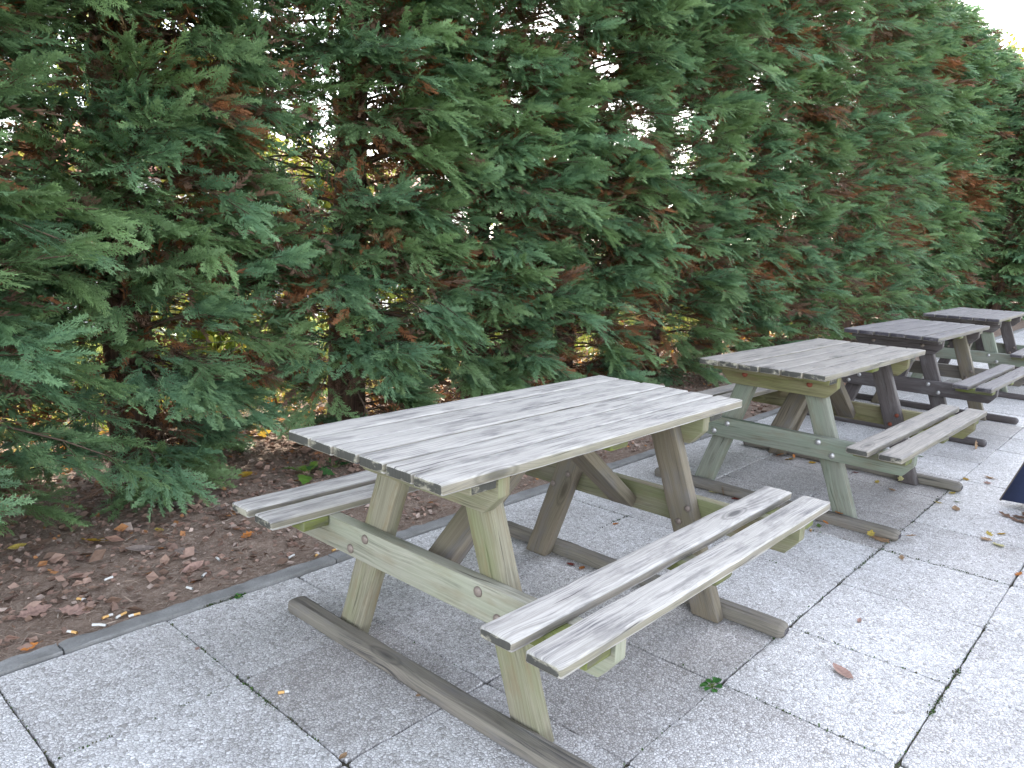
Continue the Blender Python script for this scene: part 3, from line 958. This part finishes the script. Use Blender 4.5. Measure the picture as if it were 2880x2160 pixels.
for k, (x, y, sc_) in enumerate([(18.6, 2.0, 5.3), (20.2, 1.2, 5.6), (22.5, .6, 5.6)]):
    cypress(x, 120+k, 'dark cypress closing the far right end of the hedge where it turns', False, y0=y, height=sc_, dens=42, reach=.9, carve=False, coarse=True)
# pale cut stub on the second trunk
V, F = tube([(0, -.08, .46), (-.02, -.15, .47), (-.035, -.20, .475), (-.036, -.202, .4752)], [.035, .032, .03, .001], 10)
me = np_mesh('cut_stub', V, F, None, (M['cut_wood'],), True)
link(bpy.data.objects.new('cut_stub', me), roots[1])

# ------------------------------------------------------------------ behind the hedge: fence, sunny shrubs, house
def wire_fence():
    root = empty('wire_fence', (0, 3.35, 0))
    tag(root, 'green wire mesh fence running behind the hedge trunks', 'fence')
    V = []; F = []; n = 0
    def wire(a, b, rr):
        nonlocal n
        v, f = tube([a, b], [rr, rr], 3); V.append(v); F.append(f+n); n += len(v)
    for x in np.arange(-3, 14, .1): wire((x, 0, .02), (x, 0, 1.25), .0016)
    for z in np.arange(.05, 1.26, .1): wire((-3, 0.004, z), (14, 0.004, z), .0016)
    link(bpy.data.objects.new('mesh', np_mesh('mesh', np.concatenate(V), np.concatenate(F), None, (M['wire'],))), root).name = 'wire_mesh'
    for x in np.arange(-2.4, 14, 2.5):
        v, f = tube([(x, .03, -.05), (x, .03, 1.35)], [.02, .02], 8)
        link(bpy.data.objects.new('post', np_mesh('post', v, f, None, (M['wire'],), True)), root)
wire_fence()

def leafy(name, loc, rx, rz_, zc, n, size, cols, seed, label, cat, group, trunk=None):
    """broad-leaved crown of loose clumps"""
    r = np.random.default_rng(seed)
    root = empty(name, loc); tag(root, label, cat, group)
    nc = 26
    cen = r.normal(0, 1, (nc, 3)); cen /= np.linalg.norm(cen, axis=1)[:, None]
    cen *= r.uniform(.35, 1, (nc, 1)); cen = cen*np.array([rx, rx*.8, rz_])+np.array([0, 0, zc])
    k = r.integers(0, nc, n)
    P = cen[k]+r.normal(0, .17, (n, 3))*np.array([rx, rx, rz_])
    P[:, 2] = np.maximum(P[:, 2], .03)
    D = r.normal(0, 1, (n, 3)); D[:, 2] -= .3; D /= np.linalg.norm(D, axis=1)[:, None]
    Nn = r.normal(0, .6, (n, 3))+np.array([0, 0, 1.]); Nn -= D*np.sum(Nn*D, 1)[:, None]; Nn /= np.linalg.norm(Nn, axis=1)[:, None]
    ln = r.uniform(.7, 1.3, n)*size
    v = kites(P, D, Nn, ln, ln*.6, .45).reshape(-1, 3)
    c = np.array(cols)[r.integers(0, len(cols), nc)][k]*r.uniform(.7, 1.3, (n, 1))
    link(bpy.data.objects.new('crown', np_mesh('crown', v, np.arange(len(v)).reshape(-1, 4), np.repeat(c, 4, 0), (M['leaf'],))), root)
    if trunk:
        v, f = tube([(0, 0, -.05), (.05, 0, zc*.5), (0, .04, zc)], [trunk, trunk*.8, trunk*.5], 10)
        link(bpy.data.objects.new('trunk', np_mesh('trunk', v, f, None, (M['bark'],), True)), root)
    else:
        TV = []; TF = []; n0 = 0
        for q in range(6):
            a = q*1.05
            v, f = tube([(0, 0, -.02), (.3*rx*math.cos(a), .3*rx*math.sin(a), zc*.6), (.6*rx*math.cos(a), .6*rx*math.sin(a), zc*1.1)], [.02, .014, .006], 5)
            TV.append(v); TF.append(f+n0); n0 += len(v)
        link(bpy.data.objects.new('stems', np_mesh('stems', np.concatenate(TV), np.concatenate(TF), None, (M['bark'],), True)), root)
YG = [(.24, .27, .035), (.30, .29, .045), (.17, .23, .04), (.34, .30, .06)]
rs = random.Random(77)
for i in range(11):
    x = 1.2+2.0*i+rs.uniform(-.4, .4); y = 5.3+rs.uniform(-.5, 1.4)+.10*i
    leafy('shrub', (x, y, -.03), .95, .55+rs.uniform(-.1, .2), .6, 2600, .10, YG, 300+i, 'sunlit yellow-green shrub glimpsed through the hedge', 'shrub', 'sunlit shrubs beyond the hedge')
for i, (x, y, h) in enumerate([(4.5, 12.5, 5.2), (9.5, 15, 3.6), (20, 17, 4.2), (29, 15, 6.0)]):
    leafy('broadleaf_tree', (x, y, -.03), 2.2, 2.0, h*.62, 5200, .20, YG, 400+i, 'yellow-green autumn tree glimpsed through gaps in the hedge', 'tree', 'autumn trees beyond the hedge', .16)
leafy('broadleaf_tree', (31, 4.7, -.03), 2.0, 1.9, 6.6, 9000, .20, YG, 444, 'pale yellow-green tree showing above the right end of the hedge', 'tree', None, .2)

def house():
    root = empty('house', (17, 27, 0)); tag(root, 'white rendered house glimpsed through the hedge, across the car park', 'house')
    def box(name, x0, x1, y0, y1, z0, z1, mat, parent):
        V = [(x, y, z) for z in (z0, z1) for x, y in ((x0, y0), (x1, y0), (x1, y1), (x0, y1))]
        F = [(3, 2, 1, 0), (4, 5, 6, 7), (0, 1, 5, 4), (1, 2, 6, 5), (2, 3, 7, 6), (3, 0, 4, 7)]
        return link(bpy.data.objects.new(name, np_mesh(name, V, F, None, (mat,))), parent)
    box('wall', -9, 9, 0, 8, -.05, 3.0, M['render_white'], root)
    V = [(-9.4, -.5, 2.95), (9.4, -.5, 2.95), (9.4, 8.5, 2.95), (-9.4, 8.5, 2.95), (-9.4, 4, 5.0), (9.4, 4, 5.0)]
    link(bpy.data.objects.new('roof', np_mesh('roof', V, [(0, 1, 5, 4), (2, 3, 4, 5), (1, 2, 5, 5)][:2], None, (M['roof_tile'],))), root)
    for x in (-6.5, -2.5, 2.5, 6.5):
        w = box('window', x-.7, x+.7, -.06, .0, .9, 2.2, M['render_white'], root)
        box('pane', x-.6, x+.6, -.075, -.061, 1.0, 2.1, M['window_dark'], w)
house()

# ------------------------------------------------------------------ litter on the bed
def litter():
    r = np.random.default_rng(21)
    # needles and twigs
    n = 24000
    x = -2.2 + 9*r.random(n)**1.25; y = .97 + 2.0*r.random(n)
    P = np.stack([x, y, soil_h(x, y)+r.uniform(.002, .012, n)], -1)
    a = r.uniform(0, 2*np.pi, n)
    D = np.stack([np.cos(a), np.sin(a), r.normal(0, .16, n)], -1); D /= np.linalg.norm(D, axis=1)[:, None]
    Nn = np.tile((0., 0, 1), (n, 1))+r.normal(0, .3, (n, 3)); Nn -= D*np.sum(Nn*D, 1)[:, None]; Nn /= np.linalg.norm(Nn, axis=1)[:, None]
    ln = r.uniform(.02, .07, n); wd = r.uniform(.0018, .0042, n)
    v1 = kites(P, D, Nn, ln, wd, .5)
    c1 = np.array([(.28, .21, .165), (.36, .285, .23), (.19, .135, .105), (.44, .37, .31)])[r.choice(4, n, p=[.38, .25, .30, .07])]*r.uniform(.7, 1.2, (n, 1))
    # leaf scraps, two kites each, curled
    m = 19000
    x = -2.2 + 9*r.random(m)**1.25; y = 1.0 + 2.2*r.random(m)**.8
    P = np.stack([x, y, soil_h(x, y)+r.uniform(.003, .016, m)], -1)
    a = r.uniform(0, 2*np.pi, m)
    D = np.stack([np.cos(a), np.sin(a), r.normal(0, .22, m)], -1); D /= np.linalg.norm(D, axis=1)[:, None]
    Nn = np.tile((0., 0, 1), (m, 1))+r.normal(0, .42, (m, 3)); Nn -= D*np.sum(Nn*D, 1)[:, None]; Nn /= np.linalg.norm(Nn, axis=1)[:, None]
    ln = r.uniform(.010, .042, m)*np.where(r.random(m) < .10, 2.0, 1)
    v2 = kites(P, D, Nn, ln, ln*r.uniform(.4, .8, m), .45)
    N2 = Nn + np.cross(Nn, D)*r.normal(0, .7, (m, 1)); N2 -= D*np.sum(N2*D, 1)[:, None]; N2 /= np.linalg.norm(N2, axis=1)[:, None]
    v3 = kites(P, D, N2, ln, ln*.6, .55)
    pal = np.array([(.29, .185, .145), (.36, .24, .19), (.21, .135, .10), (.44, .34, .29), (.38, .18, .08)])
    c2 = pal[r.choice(5, m, p=[.34, .26, .24, .11, .05])]*r.uniform(.7, 1.25, (m, 1))
    v = np.concatenate([v1, v2, v3]).reshape(-1, 3)
    c = np.repeat(np.concatenate([c1, c2, c2]), 4, 0)
    o = link(bpy.data.objects.new('leaf_litter', np_mesh('leaf_litter', v, np.arange(len(v)).reshape(-1, 4), c, (M['litter'],))))
    tag(o, 'brown needles, twigs and rotting leaves covering the bed', 'leaf litter', kind='stuff')
litter()

def far_litter():
    r = np.random.default_rng(22)
    m = 7000
    x = -3 + 13*r.random(m); y = 2.7 + 1.9*r.random(m)
    P = np.stack([x, y, soil_h(x, y)+r.uniform(.003, .03, m)], -1)
    a = r.uniform(0, 2*np.pi, m)
    D = np.stack([np.cos(a), np.sin(a), r.normal(0, .35, m)], -1); D /= np.linalg.norm(D, axis=1)[:, None]
    Nn = np.tile((0., 0, 1), (m, 1))+r.normal(0, .5, (m, 3)); Nn -= D*np.sum(Nn*D, 1)[:, None]; Nn /= np.linalg.norm(Nn, axis=1)[:, None]
    ln = r.uniform(.04, .10, m)
    v = kites(P, D, Nn, ln, ln*.7, .45).reshape(-1, 3)
    c = np.array([(.50, .22, .04), (.55, .36, .06), (.36, .17, .06), (.42, .38, .08)])[r.choice(4, m, p=[.35, .25, .25, .15])]*r.uniform(.7, 1.2, (m, 1))
    o = link(bpy.data.objects.new('autumn_leaves', np_mesh('autumn_leaves', v, np.arange(len(v)).reshape(-1, 4), np.repeat(c, 4, 0), (M['leaf'],))))
    tag(o, 'orange and yellow leaves carpeting the sunny ground behind the trunks', 'fallen leaves', kind='stuff')
far_litter()

# grass blades and weeds of the sunny strip seen under the hedge
def turf():
    r = np.random.default_rng(31)
    n = 26000
    x = -3+20*r.random(n)**1.3; y = 3.5+3.5*r.random(n)**1.2
    P = np.stack([x, y, np.full(n, -.02)], -1)
    D = np.stack([r.normal(0, .3, n), r.normal(0, .3, n), np.ones(n)], -1); D /= np.linalg.norm(D, axis=1)[:, None]
    Nn = r.normal(0, 1, (n, 3)); Nn -= D*np.sum(Nn*D, 1)[:, None]; Nn /= np.linalg.norm(Nn, axis=1)[:, None]
    ln = r.uniform(.08, .30, n)
    v = kites(P, D, Nn, ln, np.full(n, .014), .3).reshape(-1, 3)
    c = np.array([(.20, .25, .04), (.28, .28, .06), (.14, .20, .035), (.33, .27, .10)])[r.integers(0, 4, n)]*r.uniform(.7, 1.2, (n, 1))
    o = link(bpy.data.objects.new('grass', np_mesh('grass', v, np.arange(len(v)).reshape(-1, 4), np.repeat(c, 4, 0), (M['leaf'],))))
    tag(o, 'sunlit rough grass beyond the hedge', 'grass', kind='stuff')
turf()

def moss():
    r = np.random.default_rng(41)
    pit = .5065
    P = []
    def run(x0, y0, x1, y1, n, spread=.003):
        n = int(n*.42)
        t = (np.floor(r.random(n)*9)/9+r.normal(0, .022, n)) if spread < .004 else r.random(n)
        t = np.clip(t, 0, 1)
        P.append(np.stack([x0+(x1-x0)*t+r.normal(0, spread, n), y0+(y1-y0)*t+r.normal(0, spread, n), r.uniform(-.006, .0015, n)], -1))
    C0 = -.8905
    run(C0-.003, .84, C0-.003, -.1, 420); run(C0-.003, .42, C0-.003, .18, 260, .0045)
    run(C0-pit, .9, C0-pit, .38, 160)
    run(-1.38, .381, -.8, .381, 200)
    run(-.78, .887, -.60, .887, 420, .005); run(-.66, .89, -.61, .886, 160, .009)
    for x in (C0+pit, C0+2*pit, C0+3*pit, C0+4*pit, C0+5*pit): run(x-.003, .35, x-.003, -1.2, 160)
    run(C0+2*pit, -.66, C0+2*pit, -1.05, 300, .004); run(C0+3*pit, -.7, C0+3*pit, -1.15, 160)
    run(C0+5*pit, -.65, C0+5*pit, -1.15, 300, .004)
    run(C0+4*pit, .385, C0+4*pit-.25, .381, 160)
    yl = .884-3*pit+.002
    run(-.4, yl, 1.6, yl, 420); run(1.3, yl, 2.0, yl, 420, .006); run(2.0, yl, 2.9, yl, 320, .006)
    yl = .884-4*pit+.002
    run(.0, yl, 1.3, yl, 360); run(.42, yl, .55, yl, 260, .006); run(.68, yl, .76, yl, 160, .006)
    P = np.concatenate(P); n = len(P)
    D = np.stack([r.normal(0, .6, n), r.normal(0, .6, n), np.ones(n)], -1); D /= np.linalg.norm(D, axis=1)[:, None]
    Nn = r.normal(0, 1, (n, 3)); Nn -= D*np.sum(Nn*D, 1)[:, None]; Nn /= np.linalg.norm(Nn, axis=1)[:, None]
    ln = r.uniform(.003, .0085, n)
    v = kites(P, D, Nn, ln, ln*.8, .5).reshape(-1, 3)
    c = np.array([(.045, .085, .025), (.06, .11, .03), (.075, .07, .035), (.045, .045, .025)])[r.choice(4, n, p=[.35, .25, .2, .2])]*r.uniform(.7, 1.3, (n, 1))
    o = link(bpy.data.objects.new('moss', np_mesh('moss', v, np.arange(len(v)).reshape(-1, 4), np.repeat(c, 4, 0), (M['moss_green'],))))
    tag(o, 'green moss growing in the joints between the slabs', 'moss', kind='stuff')
moss()

# ------------------------------------------------------------------ fallen leaves, cigarette ends, weeds
def leaf_mesh(seed, lobes, slim, curl, col):
    r = random.Random(seed)
    nA = 26
    V = []; C = []
    rows = 5
    for j in range(rows):
        q = j/(rows-1)
        for i in range(nA):
            t = i/(nA-1)
            w = math.sin(math.pi*min(1, t*1.02))**.75*slim
            w *= 1+.28*math.sin(t*lobes*2*math.pi+seed)*(1 if lobes else 0)
            yv = (q-.5)*2*w*.5
            z = curl*(yv*yv*2.2) + curl*.8*(t-.5)**2 + r.gauss(0, .008)
            V.append((t-.5, yv, z)); 
            k = .8+.35*r.random()-(.18 if j == rows//2 else 0)
            C.append(tuple(c*k for c in col))
    F = []
    for j in range(rows-1):
        for i in range(nA-1):
            a = j*nA+i; F.append((a, a+1, a+1+nA, a+nA))
    b = len(V)
    for p in ((-.5, -.012, .02), (-.5, .012, .02), (-.78, .03, .05), (-.78, .012, .05)):
        V.append(p); C.append(tuple(c*.8 for c in col))
    F.append((b, b+1, b+2, b+3))
    V = np.array(V); V[:, 2] -= V[:, 2].min()-.004
    return np_mesh('fallen_leaf', V, F, np.array(C), (M['litter'],), True)
COLS = {'tan': (.34, .22, .13), 'pink': (.36, .23, .19), 'orange': (.42, .16, .045), 'yellow': (.44, .33, .08), 'pale': (.48, .44, .22), 'red': (.17, .04, .03), 'green': (.14, .22, .06), 'brown': (.17, .105, .075), 'grey': (.24, .19, .165), 'gold': (.36, .22, .03)}
LM = {}
for ci, (cn, cv) in enumerate(COLS.items()):
    LM[cn] = [leaf_mesh(ci*7+k, (3, 0, 4)[k], (.45, .5, .6)[k], (.35, .5, .25)[k], cv) for k in range(3)]
rl = random.Random(9)
def leaf(x, y, colr, size, label, group, z=0.0, tilt=.12, kind=None):
    me = LM[colr][rl.randrange(3) if kind is None else kind]
    o = bpy.data.objects.new('fallen_leaf', me)
    o.location = (x, y, z+.002); o.scale = (size, size, size*rl.uniform(.7, 1.2))
    o.rotation_euler = (rl.gauss(0, tilt), rl.gauss(0, tilt), rl.uniform(0, 6.28))
    link(o); tag(o, label, 'leaf', group)
    return o
GP = 'fallen leaves on the paving'
PL = [
 (.453, -.88, 'pink', .085, 'large pinkish brown leaf alone on the pale slab, right foreground'),
 (-.883, -.105, 'tan', .032, 'small tan leaf in the slab joint at the bottom edge'),
 (-.572, -.039, 'tan', .022, 'tiny tan leaf scrap just left of the near runner'),
 (-.902, .638, 'pink', .022, 'tiny pinkish leaf scrap beside the mossy joint near the kerb'),
 (.995, .361, 'orange', .040, 'orange leaf on the joint crossing beyond the nearest table legs'),
 (.475, .215, 'red', .05, 'dull red leaf curled against the far runner under the nearest table'),
 (.478, .165, 'orange', .045, 'red-orange leaf beside the runner under the nearest table'),
 (1.80, .262, 'pale', .075, 'pale yellow leaf against the near runner of the second table'),
 (1.79, .215, 'tan', .065, 'tan leaf standing against the near runner of the second table', 0.02, .8),
 (1.79, .13, 'red', .06, 'dark red leaf by the near runner of the second table'),
 (1.73, -.354, 'orange', .06, 'bright orange leaf leaning on the second table runner', .02, .4),
 (1.715, -.33, 'green', .05, 'green leaf beside the orange one at the second table runner'),
 (1.825, -.381, 'orange', .055, 'orange leaf lying on top of the second table runner', .052),
 (1.76, -.60, 'tan', .10, 'large tan leaf under the end of the second table runner'),
 (1.74, -.56, 'yellow', .07, 'yellow curled leaf on the end of the second table runner', .02),
 (1.86, -.70, 'tan', .07, 'tan leaf behind the tip of the second table runner', .02, .5),
 (2.80, .327, 'orange', .06, 'orange leaf under the second table near its far runner', .01, .4),
 (2.775, .252, 'gold', .075, 'golden leaf under the second table, largest of that cluster'),
 (2.82, .248, 'orange', .05, 'orange leaf standing up by the far runner of the second table', .015, .7),
 (2.81, .124, 'gold', .06, 'olive gold leaf under the beam of the second table'),
 (2.70, -.296, 'yellow', .05, 'yellow leaf on the slab before the second table far leg'),
 (2.80, -.394, 'pale', .065, 'pale curled leaf at the foot of the second table far leg', .02, .6),
 (2.612, -.404, 'tan', .05, 'brown leaf on the slab joint under the second table seat'),
 (2.80, -.139, 'red', .045, 'small red leaf by the far runner under the second table'),
 (3.544, -.309, 'green', .05, 'yellow-green leaf on the paving between second and third tables'),
 (2.82, -.66, 'yellow', .055, 'yellow leaf at the tip of the second table far runner'),
 (2.569, -.649, 'yellow', .045, 'small yellow leaf on the mossy joint right of the second table'),
 (2.667, -.715, 'green', .045, 'small green leaf near the mossy joint right of the second table'),
 (2.525, -.743, 'tan', .075, 'broad tan leaf right of the mossy joint beside the second table'),
 (3.187, -.65, 'gold', .06, 'golden brown leaf on the joint beyond the second table far runner'),
 (3.331, -.749, 'tan', .08, 'long tan leaf left of the navy parasol'),
 (3.20, -.76, 'pink', .06, 'pinkish leaf just before the navy parasol corner'),
 (4.08, -.52, 'tan', .09, 'tan leaf propped against the third table runner tip', .02, .8),
 (2.235, -.95, 'yellow', .055, 'yellow leaf in the group of four on the right paving, farthest left one'),
 (2.147, -.953, 'tan', .07, 'tan curled leaf in the group of four on the right paving'),
 (2.109, -1.01, 'pale', .075, 'pale yellow leaf in the group of four on the right paving, nearest one'),
 (2.28, -.992, 'gold', .05, 'olive leaf in the group of four on the right paving, farthest one'),
 (1.601, -.735, 'tan', .045, 'small tan leaf beside the mossy crossing at the right'),
 (1.786, -1.141, 'orange', .05, 'orange leaf on the joint at the right edge'),
 (.857, -.799, 'pink', .03, 'faint pinkish scrap on the pale slab right of the first bench'),
 (2.60, -.96, 'brown', .09, 'dark brown leaf heap under the navy parasol, left piece'),  # four brown leaves fill the dark patch below the parasol corner
 (2.64, -1.01, 'brown', .10, 'dark brown leaf under the navy parasol, middle piece'),
 (2.56, -1.02, 'brown', .09, 'dark brown leaf under the navy parasol, near piece'),
 (2.70, -1.04, 'brown', .09, 'dark brown leaf under the navy parasol, far piece'),
]
for a in PL:
    leaf(a[0], a[1], a[2], a[3], a[4], GP, a[5] if len(a) > 5 else 0.0, a[6] if len(a) > 6 else .12)
SL = [
 (-.823, 1.696, 'gold', .13, 'big golden yellow leaf lying on the brown bed'),
 (-1.059, 1.854, 'yellow', .07, 'yellow leaf at the left edge of the bed'),
 (-.599, 1.605, 'yellow', .07, 'yellow leaf on the bed right of the big golden one'),
 (-.666, 1.441, 'orange', .06, 'upright orange leaf on the middle of the bed', .02, .8),
 (-.335, 1.346, 'orange', .06, 'orange leaf on the bed below the rear seat of the nearest table'),
 (-1.177, 1.244, 'pink', .11, 'large pinkish brown leaf on the bed near the kerb at left'),
 (-.989, 1.794, 'brown', .12, 'big brown leaf between the two yellow leaves on the bed'),
 (-1.266, .99, 'orange', .05, 'small orange-brown leaf beside the kerb at the left edge'),
 (-.399, 1.875, 'grey', .16, 'largest grey-brown curled leaf on the bed beyond the rear seat'),
 (-.729, 1.48, 'grey', .12, 'grey curled leaf on the middle of the bed'),
 (-.638, 1.21, 'pink', .09, 'pinkish leaf on the bed above the white cigarette end'),
 (-.60, 1.36, 'grey', .11, 'long grey-brown leaf on the bed near the pinkish one'),
 (-.197, 2.306, 'grey', .11, 'grey leaf in the shade at the foot of the cypress trunk'),
 (.061, 2.08, 'gold', .08, 'golden leaf under the low sprays beside the seedling'),
 (-.264, 1.722, 'grey', .10, 'grey leaf just left of the rear seat end'),
 (-1.087, 1.141, 'pink', .10, 'dusky pink leaf on the bed near the heap of cigarette ends'),
 (-1.097, 1.39, 'brown', .09, 'dark brown leaf on the left of the bed'),
 (-.296, 1.626, 'brown', .08, 'brown leaf close to the rear seat corner'),
]
for a in SL:
    leaf(a[0], a[1], a[2], a[3], a[4], 'fallen leaves on the bed', float(soil_h(a[0], a[1]))+.008, a[6] if len(a) > 6 else .2)

def butt(x, y, ln, colour, label, z=0.0):
    root = empty('cigarette_end', (x, y, z+.006), rl.uniform(0, 6.28))
    tag(root, label, 'cigarette end', 'cigarette ends')
    r_ = .0046
    fl = .6 if colour == 'tan' else .0
    p0, p1, p2 = (-ln/2, 0, 0), (-ln/2+ln*max(fl, .02), 0, 0), (ln/2, .002, -.001)
    def cyl(name, a, b, mat):
        v, f = tube([a, a, ((a[0]+b[0])/2, (a[1]+b[1])/2+.0008, a[2]+.0004), b, b], [.0005, r_, r_*.95, r_*.9, .0005], 10)
        link(bpy.data.objects.new(name, np_mesh(name, v, f, None, (mat,), True)), root)
    if fl: cyl('filter', p0, p1, M['filter'])
    cyl('paper', p1, p2, M['paper'])
BT = [
 (-1.024, 1.025, .036, 'tan', 'orange cigarette end on the bed, beside the paler curved one near the kerb'),
 (-.99, 1.003, .042, 'tan', 'long orange and white cigarette end on the bed close to the kerb'),
 (-.957, .975, .036, 'tan', 'orange cigarette end lying at the back edge of the kerb'),
 (-1.066, .985, .045, 'white', 'whitish cigarette end behind the kerb, left of the orange ones'),
 (-1.142, .995, .036, 'tan', 'orange cigarette end lowest on the bed near the kerb'),
 (-1.035, 1.232, .034, 'tan', 'yellowish cigarette end farther up the bed, beside a pink leaf'),
 (-.914, 1.31, .032, 'white', 'pale cigarette end in the middle of the bed'),
 (-.633, 1.134, .036, 'white', 'white cigarette end lying on the bed just below a pinkish leaf'),
 (-.536, 1.22, .036, 'white', 'white paper scrap standing on the bed below the rear seat'),
 (-.728, 1.053, .030, 'white', 'crumpled white cigarette end just behind the kerb'),
 (-.291, 1.078, .034, 'white', 'white cigarette end under the rear seat beam'),
 (-.22, .998, .030, 'tan', 'short yellow cigarette end under the rear seat beam, by the kerb'),
 (-.141, .985, .030, 'tan', 'yellow cigarette end behind the kerb next to the left table leg'),
 (-.842, .238, .030, 'tan', 'orange and white cigarette end alone on the front slab'),
 (2.281-.66, -.328, .03, 'tan', 'orange cigarette end on the slab under the second table'),
]
for x, y, ln, c, lab in BT:
    butt(x, y, ln, c, lab, float(soil_h(x, y))+.006 if y > .95 else .001)

def weed(name, loc, n, size, toothed, cols, seed, label, upright=.5):
    r = random.Random(seed)
    root = empty(name, loc); tag(root, label, 'plant')
    V = []; F = []; C = []
    SV = []; SF = []; sn = 0
    for i in range(n):
        a = i*2.4+r.uniform(-.3, .3)
        el = r.uniform(.1, upright)
        ln = size*r.uniform(.6, 1.1)
        d = Vector((math.cos(a)*math.cos(el), math.sin(a)*math.cos(el), math.sin(el)))
        sd_ = Vector((-math.sin(a), math.cos(a), r.uniform(-.3, .3))).normalized()
        nz = d.cross(sd_)
        st = Vector((0, 0, size*.12*r.random()))
        o = st + d*ln*.35
        v, f = tube([tuple(Vector((0, 0, -.01))), tuple(st), tuple(o)], [.0022, .0018, .001], 5); SV.append(v); SF.append(f+sn); sn += len(v)
        m = 9
        base = len(V)
        for k in range(m+1):
            t = k/m
            w = math.sin(math.pi*min(1, t*.96+.04))**.8*ln*.26
            if toothed: w *= .72+.5*((k % 2))
            p = o + d*ln*.65*t - Vector((0, 0, 1))*ln*.22*t*t
            for q in (-1, 0, 1):
                V.append(p + sd_*w*q + nz*abs(q)*w*.25); cc = cols[i % len(cols)]; kk = r.uniform(.85, 1.15); C.append([c*kk for c in cc])
        for k in range(m):
            for q in range(2):
                b = base+k*3+q
                F.append((b, b+1, b+4, b+3))
    link(bpy.data.objects.new('leaves', np_mesh('leaves', [tuple(v) for v in V], F, np.array(C), (M['leaf'],), True)), root)
    link(bpy.data.objects.new('stem', np_mesh('stem', np.concatenate(SV), np.concatenate(SF), np.tile((.10, .14, .04), (sn, 1)), (M['twig'],), True)), root)
G1 = [(.05, .16, .03), (.07, .20, .045), (.045, .13, .035)]
weed('weed', (.085, -.622, 0), 9, .040, True, G1, 5, 'small bright green weed growing at a slab joint right of the first bench', .7)
weed('seedling', (.325, 1.90, float(soil_h(.325, 1.9))), 9, .15, True, [(.13, .22, .03), (.10, .19, .03), (.06, .15, .045)], 6, 'broad-leaved yellow-green seedling on the bed behind the rear seat', 1.0)
weed('seedling', (.52, 1.93, float(soil_h(.52, 1.93))), 7, .11, False, [(.05, .14, .05), (.06, .16, .05)], 7, 'small dark green seedling right of the yellow-green one', 1.1)
weed('clover', (-.63, .875, 0.0), 12, .022, False, G1, 8, 'tuft of tiny green leaves against the kerb', .8)

# ------------------------------------------------------------------ navy parasol at the right edge
def parasol():
    C0 = Vector((2.80, -.892, .03))
    w1 = Vector((.90, -.45, 0)); w2 = Vector((.45, .9, 0))*-1
    root = empty('parasol', (C0.x+.225, C0.y-.675, 0))
    tag(root, 'navy blue canvas parasol with beige edging, let down at the right edge', 'parasol')
    R0 = root.location
    ap = Vector((0, 0, 1.95))
    cs = [C0-R0, C0+w1-R0, C0+w1+w2*1.0-R0, C0+w2-R0]
    V = []; F = []
    n = 10
    for k in range(4):
        a, b = cs[k], cs[(k+1) % 4]
        base = len(V)
        for i in range(n+1):
            s = i/n
            for j in range(n+1):
                t = j/n
                p = a.lerp(b, t).lerp(ap, s)
                sagm = math.sin(math.pi*t)*(1-s)
                c = (cs[0]+cs[2])/2; inward = (Vector((c.x, c.y, 0))-Vector((p.x, p.y, 0)))
                p = p + inward*.10*sagm + Vector((0, 0, .045*sagm*(1-s)))
                V.append(tuple(p))
        for i in range(n):
            for j in range(n):
                q = base+i*(n+1)+j
                F.append((q, q+1, q+n+2, q+n+1))
    me = np_mesh('canopy', V, F, None, (M['navy'],), True)
    o = link(bpy.data.objects.new('canopy', me), root)
    sol = o.modifiers.new('thick', 'SOLIDIFY'); sol.thickness = .004
    for k in range(4):
        a = cs[k]
        v, f = tube([tuple(a+Vector((0, 0, -.004))), tuple(a.lerp(ap, .5)), tuple(ap)], [.006, .006, .005], 6)
        link(bpy.data.objects.new('trim', np_mesh('trim', v, f, None, (M['beige_trim'],), True)), root)
    v, f = tube([(0, 0, 0), (0, 0, 2.05), (0, 0, 2.12)], [.02, .02, .006], 12)
    link(bpy.data.objects.new('pole', np_mesh('pole', v, f, None, (M['pole'],), True)), root)
    v, f = tube([(0, 0, .0), (0, 0, .005), (0, 0, .06), (0, 0, .075)], [.02, .24, .23, .02], 20)
    link(bpy.data.objects.new('base', np_mesh('base', v, f, None, (M['concrete'],), True)), root)
parasol()
